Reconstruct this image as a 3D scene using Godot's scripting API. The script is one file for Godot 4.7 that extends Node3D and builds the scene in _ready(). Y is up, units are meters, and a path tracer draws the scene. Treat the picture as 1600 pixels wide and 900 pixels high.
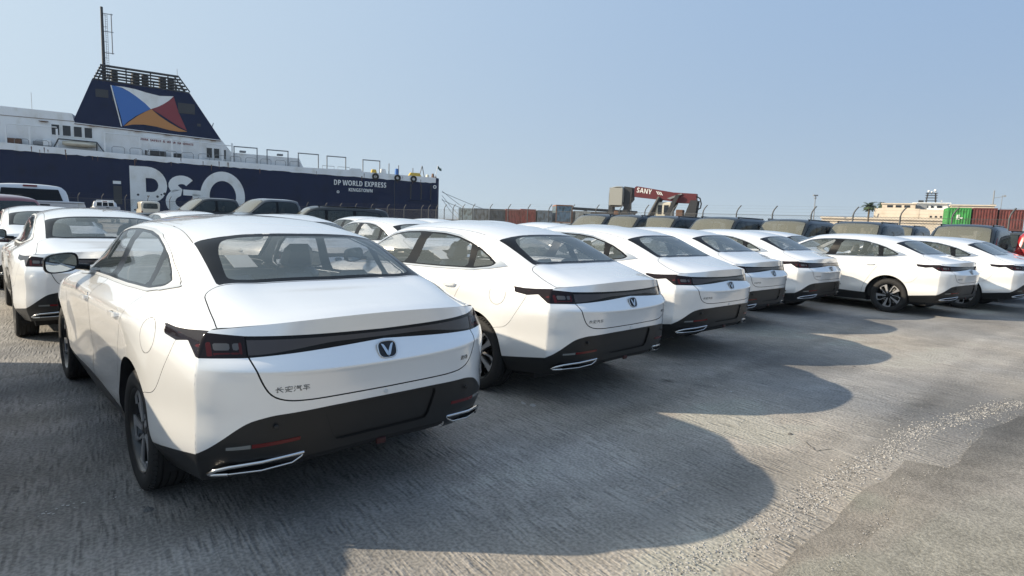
extends Node3D

# ---------------------------------------------------------------- setting out
const UP := Vector3.UP
var rng := RandomNumberGenerator.new()
var taken := {}
var mats := {}
var no_overshoot := false

func _ready() -> void:
	rng.seed = 11
	make_camera_and_light()
	make_materials()
	make_ground()
	make_ship()
	make_far_background()
	make_sedans()
	make_other_vehicles()
	make_fence()
	make_small_things()

func make_camera_and_light() -> void:
	var cam := Camera3D.new()
	cam.name = "camera"
	cam.fov = 51.78
	cam.near = 0.05
	cam.far = 4000.0
	cam.transform = Transform3D(Basis(Vector3.RIGHT, deg_to_rad(-6.4815)) * Basis(Vector3.BACK, deg_to_rad(1.988)), Vector3(0, 1.5113, 0))
	add_child(cam)
	cam.current = true
	var sun := DirectionalLight3D.new()
	sun.name = "sun"
	sun.light_energy = 1.42
	sun.light_color = Color(1.0, 0.935, 0.83)
	sun.light_angular_distance = 0.6
	sun.shadow_enabled = true
	var to_sun := Vector3(-1.911, 1.0, 0.022).normalized()
	sun.transform = Transform3D(Basis.looking_at(-to_sun, UP), Vector3(0, 30, 0))
	add_child(sun)
	var we := WorldEnvironment.new()
	we.name = "daylight"
	var env := Environment.new()
	env.background_mode = Environment.BG_SKY
	env.tonemap_mode = Environment.TONE_MAPPER_LINEAR
	env.tonemap_exposure = 1.6
	env.sdfgi_enabled = true
	env.ssao_enabled = true
	env.ssil_enabled = true
	env.fog_enabled = true
	env.fog_density = 0.0002
	env.fog_light_color = Color(0.78, 0.85, 0.92)
	var sky := Sky.new()
	var pano := PanoramaSkyMaterial.new()
	pano.panorama = sky_picture(to_sun)
	sky.sky_material = pano
	env.sky = sky
	env.background_energy_multiplier = 1.0
	we.environment = env
	add_child(we)

# hazy clear sky: pale warm haze near the horizon, clear blue above, whiter towards the sun
func sky_picture(to_sun: Vector3) -> ImageTexture:
	var w := 512
	var h := 256
	var im := Image.create(w, h, false, Image.FORMAT_RGBF)
	var zen := Vector3(0.115, 0.215, 0.43)
	var mid := Vector3(0.155, 0.265, 0.46)
	var hor := Vector3(0.335, 0.405, 0.460)
	var haze := Vector3(0.585, 0.675, 0.715)
	var gro := Vector3(0.20, 0.21, 0.22)
	for j in h:
		var el := PI * 0.5 - (j + 0.5) / h * PI
		for i in w:
			var az := (i + 0.5) / w * TAU
			var d := Vector3(sin(az) * cos(el), sin(el), -cos(az) * cos(el))
			var c: Vector3
			if el >= 0.0:
				var t := el / (PI * 0.5)
				c = hor.lerp(mid, 1.0 - exp(-t * 7.5))
				c = c.lerp(zen, smoothstep(0.15, 1.0, t))
				var m: float = clampf(d.dot(to_sun) * 0.5 + 0.5, 0, 1)
				c = c.lerp(haze, pow(m, 1.7) * 0.74)
				c += Vector3(0.9, 0.80, 0.62) * pow(m, 22.0) * 0.6
			else:
				c = hor.lerp(gro, clampf(-el * 6.0, 0, 1))
			c *= 0.88
			im.set_pixel(i, j, Color(c.x, c.y, c.z))
	return ImageTexture.create_from_image(im)

# ---------------------------------------------------------------- scene helpers
func numbered(called: String) -> String:
	if not taken.has(called):
		taken[called] = 0
		return called
	taken[called] += 1
	return "%s_%03d" % [called, taken[called]]

func thing(called: String, label: String, category: String, at := Vector3.ZERO, turn := 0.0, group := "") -> Node3D:
	var o := Node3D.new()
	o.name = numbered(called)
	add_child(o)
	o.position = at
	o.rotation.y = turn
	tag(o, label, category, group)
	return o

func tag(o: Node, label: String, category: String, group := "") -> void:
	o.set_meta("label", label)
	o.set_meta("category", category)
	if group != "":
		o.set_meta("group", group)

func part(called: String, mesh: Mesh, m: Material, parent: Node) -> MeshInstance3D:
	var o := MeshInstance3D.new()
	if parent == self:
		o.name = numbered(called)
	else:
		var k := 0
		var nm := called
		while parent.has_node(NodePath(nm)):
			k += 1
			nm = "%s_%03d" % [called, k]
		o.name = nm
	o.mesh = mesh
	if m:
		o.material_override = m
	parent.add_child(o, true)
	return o

func structure(called: String, mesh: Mesh, m: Material) -> MeshInstance3D:
	var o := part(called, mesh, m, self)
	o.set_meta("kind", "structure")
	return o

func dup(src: Node3D, label: String, at: Vector3, turn: float, group := "") -> Node3D:
	var base := String(src.name).rstrip("0123456789").trim_suffix("_")
	var c := src.duplicate() as Node3D
	c.name = numbered(base)
	add_child(c)
	c.position = at
	c.rotation.y = turn
	c.set_meta("label", label)
	if group != "":
		c.set_meta("group", group)
	return c

func mat(c: Color, rough := 0.6, metal := 0.0, coat := 0.0) -> StandardMaterial3D:
	var m := StandardMaterial3D.new()
	m.albedo_color = c.linear_to_srgb()
	m.roughness = rough
	m.metallic = metal
	if coat > 0.0:
		m.clearcoat_enabled = true
		m.clearcoat = coat
		m.clearcoat_roughness = 0.03
	return m

func glass(c: Color, alpha: float) -> StandardMaterial3D:
	var m := mat(c, 0.02)
	m.transparency = BaseMaterial3D.TRANSPARENCY_ALPHA
	m.albedo_color.a = alpha
	return m

func noise_tex(freq: float, seed_: int, octaves: int, ramp: Array, size := 512, type := FastNoiseLite.TYPE_SIMPLEX_SMOOTH) -> NoiseTexture2D:
	var n := FastNoiseLite.new()
	n.seed = seed_
	n.noise_type = type
	n.frequency = freq
	n.fractal_octaves = octaves
	var t := NoiseTexture2D.new()
	t.width = size
	t.height = size
	t.seamless = true
	t.noise = n
	if ramp.size() > 0:
		var g := Gradient.new()
		g.offsets = PackedFloat32Array()
		g.colors = PackedColorArray()
		var offs := PackedFloat32Array()
		var cols := PackedColorArray()
		for r in ramp:
			offs.append(r[0])
			cols.append(r[1])
		g.offsets = offs
		g.colors = cols
		t.color_ramp = g
	return t

# ---------------------------------------------------------------- simple solids
class Soup:
	var v := PackedVector3Array()
	var n := PackedVector3Array()
	var t := PackedInt32Array()
	func quad(a: Vector3, b: Vector3, c: Vector3, d: Vector3) -> void:
		var nn := (b - a).cross(c - a)
		if nn.length() < 1e-12:
			nn = (c - a).cross(d - a)
		nn = nn.normalized()
		var k := v.size()
		v.append_array([a, b, c, d])
		n.append_array([nn, nn, nn, nn])
		t.append_array([k, k + 1, k + 2, k, k + 2, k + 3])
	func tri(a: Vector3, b: Vector3, c: Vector3) -> void:
		var nn := (b - a).cross(c - a).normalized()
		var k := v.size()
		v.append_array([a, b, c])
		n.append_array([nn, nn, nn])
		t.append_array([k, k + 1, k + 2])
	func box(at: Vector3, size: Vector3, basis := Basis.IDENTITY, bevel := 0.0) -> void:
		hexa(at, size, size, basis, bevel)
	# a box whose top face may have another size than its bottom face
	func hexa(at: Vector3, s0: Vector3, s1: Vector3, basis := Basis.IDENTITY, bevel := 0.0) -> void:
		var h := s0.y * 0.5
		var b: float = minf(bevel, minf(s0.x, minf(s0.y, s0.z)) * 0.45)
		var rings := []
		if b > 0.0:
			rings = [[-h, s0.x * 0.5 - b, s0.z * 0.5 - b, s0.x * 0.5 - b, s0.z * 0.5 - b], [-h + b, s0.x * 0.5, s0.z * 0.5, s0.x * 0.5 - b, s0.z * 0.5 - b], [h - b, s1.x * 0.5, s1.z * 0.5, s1.x * 0.5 - b, s1.z * 0.5 - b], [h, s1.x * 0.5 - b, s1.z * 0.5 - b, s1.x * 0.5 - b, s1.z * 0.5 - b]]
		else:
			rings = [[-h, s0.x * 0.5, s0.z * 0.5, 0, 0], [h, s1.x * 0.5, s1.z * 0.5, 0, 0]]
		var pts := []
		for r in rings:
			var X: float = r[1]
			var Z: float = r[2]
			var ring := []
			if b > 0.0:
				var ix: float = r[3]
				var iz: float = r[4]
				ring = [Vector3(-ix, r[0], -Z), Vector3(ix, r[0], -Z), Vector3(X, r[0], -iz), Vector3(X, r[0], iz), Vector3(ix, r[0], Z), Vector3(-ix, r[0], Z), Vector3(-X, r[0], iz), Vector3(-X, r[0], -iz)]
			else:
				ring = [Vector3(-X, r[0], -Z), Vector3(X, r[0], -Z), Vector3(X, r[0], Z), Vector3(-X, r[0], Z)]
			pts.append(ring)
		var m: int = pts[0].size()
		for k in rings.size() - 1:
			for i in m:
				var j := (i + 1) % m
				quad(at + basis * pts[k][i], at + basis * pts[k + 1][i], at + basis * pts[k + 1][j], at + basis * pts[k][j])
		var top: Array = pts[pts.size() - 1]
		var bot: Array = pts[0]
		for i in range(1, m - 1):
			tri(at + basis * top[0], at + basis * top[i + 1], at + basis * top[i])
			tri(at + basis * bot[0], at + basis * bot[i], at + basis * bot[i + 1])
	func bar(a: Vector3, b: Vector3, r: float, sides := 8, r2 := -1.0) -> void:
		if r2 < 0.0:
			r2 = r
		var d := (b - a).normalized()
		var u := d.cross(Vector3.UP if absf(d.y) < 0.9 else Vector3.RIGHT).normalized()
		var w := d.cross(u)
		var k := v.size()
		for i in sides:
			var an := TAU * i / sides
			var o := u * cos(an) + w * sin(an)
			v.append(a + o * r)
			v.append(b + o * r2)
			n.append(o)
			n.append(o)
		for i in sides:
			var j := (i + 1) % sides
			t.append_array([k + i * 2, k + i * 2 + 1, k + j * 2 + 1, k + i * 2, k + j * 2 + 1, k + j * 2])
		for e in 2:
			var c := v.size()
			v.append(b if e else a)
			n.append(d if e else -d)
			for i in sides:
				var an := TAU * i / sides
				var o := u * cos(an) + w * sin(an)
				v.append((b + o * r2) if e else (a + o * r))
				n.append(d if e else -d)
			for i in sides:
				t.append_array([c, c + 1 + i, c + 1 + (i + 1) % sides])
	func tube(pts: PackedVector3Array, r: float, sides := 8, closed := false) -> void:
		var m := pts.size()
		var k := v.size()
		var u := Vector3.ZERO
		for i in m:
			var p0 := pts[(i - 1 + m) % m] if closed or i > 0 else pts[0]
			var p1 := pts[(i + 1) % m] if closed or i < m - 1 else pts[m - 1]
			var d := (p1 - p0).normalized()
			if i == 0:
				u = d.cross(Vector3.UP if absf(d.y) < 0.9 else Vector3.RIGHT).normalized()
			else:
				u = (u - d * u.dot(d)).normalized()
			var w := d.cross(u)
			for s in sides:
				var an := TAU * s / sides
				var o := u * cos(an) + w * sin(an)
				v.append(pts[i] + o * r)
				n.append(o)
		for i in (m if closed else m - 1):
			var i2 := (i + 1) % m
			for s in sides:
				var s2 := (s + 1) % sides
				t.append_array([k + i * sides + s, k + i2 * sides + s, k + i2 * sides + s2, k + i * sides + s, k + i2 * sides + s2, k + i * sides + s2])
	# profile of (radius, height along axis) turned round an axis through c
	func lathe(c: Vector3, axis: Vector3, prof: PackedVector2Array, sides := 48, sharp := 0.6) -> void:
		var d := axis.normalized()
		var u := d.cross(Vector3.UP if absf(d.y) < 0.9 else Vector3.RIGHT).normalized()
		var w := d.cross(u)
		for q in prof.size() - 1:
			var e := prof[q + 1] - prof[q]
			if e.length() < 1e-7:
				continue
			var nn := Vector2(e.y, -e.x).normalized()
			var n0 := nn
			var n1 := nn
			if q > 0:
				var ep := prof[q] - prof[q - 1]
				var np := Vector2(ep.y, -ep.x).normalized()
				if np.dot(nn) > sharp:
					n0 = (np + nn).normalized()
			if q < prof.size() - 2:
				var en := prof[q + 2] - prof[q + 1]
				var np := Vector2(en.y, -en.x).normalized()
				if np.dot(nn) > sharp:
					n1 = (np + nn).normalized()
			var k := v.size()
			for i in sides + 1:
				var an := TAU * i / sides
				var o := u * cos(an) + w * sin(an)
				v.append(c + o * prof[q].x + d * prof[q].y)
				v.append(c + o * prof[q + 1].x + d * prof[q + 1].y)
				n.append(o * n0.x + d * n0.y)
				n.append(o * n1.x + d * n1.y)
			for i in sides:
				t.append_array([k + i * 2, k + i * 2 + 1, k + i * 2 + 3, k + i * 2, k + i * 2 + 3, k + i * 2 + 2])
	# flat outline in the plane (origin, ax, ay), given thickness along az
	func slab(poly: PackedVector2Array, o: Vector3, ax: Vector3, ay: Vector3, depth: float) -> void:
		var az := ax.cross(ay).normalized()
		var idx := Geometry2D.triangulate_polygon(poly)
		for i in range(0, idx.size(), 3):
			var a := poly[idx[i]]
			var b := poly[idx[i + 1]]
			var c := poly[idx[i + 2]]
			if (b - a).cross(c - a) < 0:
				var q := b
				b = c
				c = q
			var A := o + ax * a.x + ay * a.y
			var B := o + ax * b.x + ay * b.y
			var C := o + ax * c.x + ay * c.y
			tri(A + az * depth, B + az * depth, C + az * depth)
			tri(A, C, B)
		var ccw := not Geometry2D.is_polygon_clockwise(poly)
		for i in poly.size():
			var p := poly[i]
			var q := poly[(i + 1) % poly.size()]
			if not ccw:
				var z := p
				p = q
				q = z
			var P := o + ax * p.x + ay * p.y
			var Q := o + ax * q.x + ay * q.y
			quad(P, Q, Q + az * depth, P + az * depth)
	func add(s: Soup, xf := Transform3D.IDENTITY) -> void:
		var k := v.size()
		for i in s.v.size():
			v.append(xf * s.v[i])
			n.append((xf.basis * s.n[i]).normalized())
		for i in s.t:
			t.append(i + k)
	func mirrored() -> Soup:
		var s := Soup.new()
		for i in v.size():
			s.v.append(Vector3(-v[i].x, v[i].y, v[i].z))
			s.n.append(Vector3(-n[i].x, n[i].y, n[i].z))
		s.t = t.duplicate()
		return s
	func pushed(d: float) -> Soup:
		var s := Soup.new()
		for i in v.size():
			s.v.append(v[i] + n[i] * d)
		s.n = n.duplicate()
		s.t = t.duplicate()
		return s
	# front faces clockwise, on the side the normals point to
	func mesh() -> ArrayMesh:
		var tt := PackedInt32Array()
		for i in range(0, t.size(), 3):
			var a := t[i]
			var b := t[i + 1]
			var c := t[i + 2]
			var g := (v[b] - v[a]).cross(v[c] - v[a])
			if g.length_squared() < 1e-20:
				continue
			if g.dot(n[a] + n[b] + n[c]) > 0.0:
				tt.append_array([a, c, b])
			else:
				tt.append_array([a, b, c])
		var arr := []
		arr.resize(Mesh.ARRAY_MAX)
		arr[Mesh.ARRAY_VERTEX] = v
		arr[Mesh.ARRAY_NORMAL] = n
		arr[Mesh.ARRAY_INDEX] = tt
		var m := ArrayMesh.new()
		if tt.size() > 0:
			m.add_surface_from_arrays(Mesh.PRIMITIVE_TRIANGLES, arr)
		return m
	# splits along g = 0: [where g < 0, where g > 0]
	func cut(g: PackedFloat32Array) -> Array:
		var lo := Soup.new()
		var hi := Soup.new()
		var ml := PackedInt32Array()
		ml.resize(v.size())
		ml.fill(-1)
		var mh := ml.duplicate()
		var edges := {}
		for i in range(0, t.size(), 3):
			var q := [t[i], t[i + 1], t[i + 2]]
			var neg := 0
			for k in q:
				if g[k] < 0.0:
					neg += 1
			if neg == 3 or neg == 0:
				var s := lo if neg == 3 else hi
				var mm := ml if neg == 3 else mh
				for k in q:
					if mm[k] < 0:
						mm[k] = s.v.size()
						s.v.append(v[k])
						s.n.append(n[k])
					s.t.append(mm[k])
				if neg == 3:
					ml = mm
				else:
					mh = mm
				continue
			var pl := []
			var ph := []
			for e in 3:
				var a: int = q[e]
				var b: int = q[(e + 1) % 3]
				if g[a] < 0.0:
					if ml[a] < 0:
						ml[a] = lo.v.size()
						lo.v.append(v[a])
						lo.n.append(n[a])
					pl.append(ml[a])
				else:
					if mh[a] < 0:
						mh[a] = hi.v.size()
						hi.v.append(v[a])
						hi.n.append(n[a])
					ph.append(mh[a])
				if (g[a] < 0.0) != (g[b] < 0.0):
					var key := mini(a, b) * 1000003 + maxi(a, b)
					if not edges.has(key):
						var f := g[a] / (g[a] - g[b])
						var p := v[a].lerp(v[b], f)
						var nn := n[a].lerp(n[b], f).normalized()
						lo.v.append(p)
						lo.n.append(nn)
						hi.v.append(p)
						hi.n.append(nn)
						edges[key] = Vector2i(lo.v.size() - 1, hi.v.size() - 1)
					var ed: Vector2i = edges[key]
					pl.append(ed.x)
					ph.append(ed.y)
			for k in range(1, pl.size() - 1):
				lo.t.append_array([pl[0], pl[k], pl[k + 1]])
			for k in range(1, ph.size() - 1):
				hi.t.append_array([ph[0], ph[k], ph[k + 1]])
		return [lo, hi]
	# signed distance of every vertex to an outline seen along one axis ("zy", "xz", "xy")
	func sd(poly: PackedVector2Array, plane: String, both := false) -> PackedFloat32Array:
		var out := PackedFloat32Array()
		out.resize(v.size())
		var m := poly.size()
		var lo := poly[0]
		var hi := poly[0]
		for p in poly:
			lo = lo.min(p)
			hi = hi.max(p)
		for i in v.size():
			var p: Vector2
			if plane == "zy":
				p = Vector2(v[i].z, v[i].y)
			elif plane == "xz":
				p = Vector2(absf(v[i].x) if both else v[i].x, v[i].z)
			else:
				p = Vector2(absf(v[i].x) if both else v[i].x, v[i].y)
			var far := maxf(maxf(lo.x - p.x, p.x - hi.x), maxf(lo.y - p.y, p.y - hi.y))
			if far > 0.12:
				out[i] = far
				continue
			var d := 1e9
			var s := 1.0
			var j := m - 1
			for k in m:
				var e := poly[j] - poly[k]
				var w := p - poly[k]
				var b := w - e * clampf(w.dot(e) / maxf(e.dot(e), 1e-12), 0.0, 1.0)
				d = minf(d, b.length_squared())
				var c1 := p.y >= poly[k].y
				var c2 := p.y < poly[j].y
				var c3 := e.x * w.y > e.y * w.x
				if (c1 and c2 and c3) or (not c1 and not c2 and not c3):
					s = -s
				j = k
			out[i] = s * sqrt(d)
		return out

func shifted(g: PackedFloat32Array, d: float) -> PackedFloat32Array:
	var o := g.duplicate()
	for i in o.size():
		o[i] += d
	return o

func maxed(a: PackedFloat32Array, b: PackedFloat32Array) -> PackedFloat32Array:
	var o := a.duplicate()
	for i in o.size():
		o[i] = maxf(a[i], b[i])
	return o

func mined(a: PackedFloat32Array, b: PackedFloat32Array) -> PackedFloat32Array:
	var o := a.duplicate()
	for i in o.size():
		o[i] = minf(a[i], b[i])
	return o

func pv(a: Array) -> PackedVector2Array:
	var o := PackedVector2Array()
	for i in range(0, a.size(), 2):
		o.append(Vector2(a[i], a[i + 1]))
	return o

# corners rounded with radius r
func rounded(poly: PackedVector2Array, r: float, steps := 4) -> PackedVector2Array:
	var o := PackedVector2Array()
	var m := poly.size()
	for i in m:
		var p := poly[i]
		var a := poly[(i - 1 + m) % m] - p
		var b := poly[(i + 1) % m] - p
		var ra := minf(r, a.length() * 0.45)
		var rb := minf(r, b.length() * 0.45)
		var A := p + a.normalized() * ra
		var B := p + b.normalized() * rb
		for k in steps + 1:
			var f := float(k) / steps
			o.append(A.lerp(p, f).lerp(p.lerp(B, f), f))
	return o

# smooth curve through (x, y) pairs
func curve(a: Array, x: float) -> float:
	var m := a.size() / 2
	if x <= a[0]:
		return a[1]
	if x >= a[2 * m - 2]:
		return a[2 * m - 1]
	var k := 0
	while k < m - 2 and x > a[2 * k + 2]:
		k += 1
	var x0: float = a[2 * k]
	var x1: float = a[2 * k + 2]
	var y0: float = a[2 * k + 1]
	var y1: float = a[2 * k + 3]
	var d := (y1 - y0) / (x1 - x0)
	var m0 := d
	var m1 := d
	if k > 0:
		var xp: float = a[2 * k - 2]
		var dp: float = (y0 - a[2 * k - 1]) / (x0 - xp)
		m0 = (dp * (x1 - x0) + d * (x0 - xp)) / (x1 - xp)
	if k < m - 2:
		var xn: float = a[2 * k + 4]
		var dn: float = (a[2 * k + 5] - y1) / (xn - x1)
		m1 = (d * (xn - x1) + dn * (x1 - x0)) / (xn - x0)
	if no_overshoot:
		m0 = clampf(m0, minf(0.0, 2.5 * d), maxf(0.0, 2.5 * d))
		m1 = clampf(m1, minf(0.0, 2.5 * d), maxf(0.0, 2.5 * d))
	var h := x1 - x0
	var f := (x - x0) / h
	return y0 * (1 + 2 * f) * (1 - f) * (1 - f) + m0 * h * f * (1 - f) * (1 - f) + y1 * f * f * (3 - 2 * f) + m1 * h * f * f * (f - 1)

# smooth line through points, each span cut into `sub`
func spline(p: PackedVector3Array, sub: int) -> PackedVector3Array:
	var o := PackedVector3Array()
	var m := p.size()
	for k in m - 1:
		var d := p[k + 1] - p[k]
		var L := maxf(d.length(), 1e-6)
		var m0 := d / L
		var m1 := d / L
		if k > 0:
			var dp := p[k] - p[k - 1]
			var Lp := maxf(dp.length(), 1e-6)
			m0 = (dp / Lp * L + d / L * Lp) / (L + Lp)
		if k < m - 2:
			var dn := p[k + 2] - p[k + 1]
			var Ln := maxf(dn.length(), 1e-6)
			m1 = (d / L * Ln + dn / Ln * L) / (L + Ln)
		for s in sub:
			var f := float(s) / sub
			o.append(p[k] * (1 + 2 * f) * (1 - f) * (1 - f) + m0 * L * f * (1 - f) * (1 - f) + p[k + 1] * f * f * (3 - 2 * f) + m1 * L * f * f * (f - 1))
	o.append(p[m - 1])
	return o

# a grid of points (rows of equal length) as a smooth sheet whose normals point away from `inside`
func sheet(g: Array, inside: Vector3, weld_x0 := true) -> Soup:
	var s := Soup.new()
	var R := g.size()
	var C: int = g[0].size()
	for i in R:
		for j in C:
			s.v.append(g[i][j])
	s.n.resize(R * C)
	for i in R - 1:
		for j in C - 1:
			var a := i * C + j
			var nn := (s.v[a + C + 1] - s.v[a]).cross(s.v[a + 1] - s.v[a + C])
			for k in [a, a + 1, a + C, a + C + 1]:
				s.n[k] += nn
			s.t.append_array([a, a + 1, a + C + 1, a, a + C + 1, a + C])
	var flip := 0.0
	for i in s.v.size():
		flip += s.n[i].dot(s.v[i] - inside)
	for i in s.v.size():
		if flip < 0.0:
			s.n[i] = -s.n[i]
		if weld_x0 and absf(s.v[i].x) < 1e-5:
			s.n[i].x = 0.0
		s.n[i] = s.n[i].normalized()
	return s

func make_materials() -> void:
	var paint := mat(Color(.88, .885, .88), .22, 0.25, 1.0)
	paint.metallic_specular = .7
	mats.paint = paint
	mats.cup = mat(Color(.62, .62, .61), .4, 0.0, .6)
	mats.gap = mat(Color(.015, .016, .018), .8)
	mats.soft_gap = mat(Color(.22, .22, .21), .7)
	mats.black_plastic = mat(Color(.0095, .0105, .012), .40)
	mats.black_rough = mat(Color(.010, .0105, .012), .75)
	mats.gloss_black = mat(Color(.007, .0075, .009), .14)
	mats.badge_black = mat(Color(.006, .007, .010), .35)
	mats.lamp_smoke = mat(Color(.014, .010, .012), .08)
	mats.lamp_band = mat(Color(.055, .046, .046), .06)
	mats.red_lamp = mat(Color(.075, .012, .014), .12)
	mats.grey_lamp = mat(Color(.11, .11, .115), .10)
	mats.red_lens = mat(Color(.11, .008, .010), .2)
	mats.red_dim = mat(Color(.035, .004, .005), .4)
	mats.clear_lens = mat(Color(.24, .25, .245), .2, .4)
	mats.chrome = mat(Color(.62, .63, .64), .14, 1.0)
	mats.chrome_dark = mat(Color(.26, .26, .25), .4, .8)
	mats.satin = mat(Color(.60, .61, .62), .28, .9)
	mats.sensor = mat(Color(.55, .56, .56), .5)
	mats.mirror = mat(Color(.38, .42, .44), .02, 1.0)
	mats.glass = glass(Color(.12, .15, .145), .24)
	mats.rear_glass = glass(Color(.19, .22, .21), .52)
	mats.tyre = mat(Color(.014, .014, .0145), .82)
	mats.rim_black = mat(Color(.010, .0105, .011), .3, 0.0, .4)
	mats.spoke = mat(Color(.50, .50, .51), .30, .6)
	mats.steel = mat(Color(.28, .28, .28), .45, .9)
	mats.cabin_dark = mat(Color(.035, .035, .036), .75)
	mats.seat = mat(Color(.16, .165, .165), .45, 0.0, .7)
	for k in ["gloss_black", "lamp_smoke", "red_lamp", "grey_lamp"]:
		mats[k].metallic_specular = .32
	mats.paint_fleet = mat(Color(.60, .61, .62), .35, 0.2, .8)
	mats.paint_red = mat(Color(.17, .014, .020), .3, 0.1, 1.0)
	mats.paint_dark = mat(Color(.016, .019, .020), .30, 0.0, .25)
	mats.paint_slate = mat(Color(.055, .060, .062), .35, 0.3, 1.0)
	mats.paint_cream = mat(Color(.62, .57, .47), .4, 0.0, .6)
	mats.paint_silver = mat(Color(.45, .46, .48), .35, 0.5, 1.0)
	mats.dark_glass = glass(Color(.045, .058, .062), .86)
	mats.dark_glass.metallic_specular = .3
	mats.navy = mat(Color(.0045, .013, .050), .6)
	mats.navy.metallic_specular = .3
	mats.hull_white = mat(Color(.80, .82, .82), .5)
	mats.letter_white = mat(Color(.78, .79, .77), .6)
	mats.steel_dark = mat(Color(.03, .032, .036), .6)
	mats.steel_grey = mat(Color(.22, .23, .24), .6)
	mats.rust = mat(Color(.13, .07, .045), .8)
	mats.yellow = mat(Color(.55, .38, .05), .6)
	mats.cream = mat(Color(.62, .58, .47), .6)
	mats.orange = mat(Color(.46, .20, .055), .5)
	mats.flag_blue = mat(Color(.035, .14, .42), .5)
	mats.flag_red = mat(Color(.22, .025, .035), .5)
	mats.window_dark = mat(Color(.012, .014, .018), .12)
	mats.stone = mat(Color(.60, .53, .44), .85)
	mats.green_steel = mat(Color(.045, .28, .075), .55)
	mats.fence = mat(Color(.09, .095, .10), .6, .4)
	# pale paint scarcely dirty: the same grime on every hull plate
	var grime := noise_tex(.012, 5, 5, [[0.0, Color(.88, .86, .82)], [.30, Color(.97, .965, .955)], [.5, Color(1, 1, 1)], [1.0, Color(1, 1, 1)]])
	for k in ["hull_white", "letter_white", "navy", "cream", "stone"]:
		mats[k].albedo_texture = grime
		mats[k].uv1_triplanar = true
		mats[k].uv1_world_triplanar = true
		mats[k].uv1_scale = Vector3(.09, .045, .09)

# ---------------------------------------------------------------- ground
func seamless(freq: float, seed_: int, oct: int, w: int, h: int, type := FastNoiseLite.TYPE_SIMPLEX_SMOOTH) -> Image:
	var n := FastNoiseLite.new()
	n.seed = seed_
	n.noise_type = type
	n.frequency = freq
	n.fractal_octaves = oct
	return n.get_seamless_image(w, h)

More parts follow.
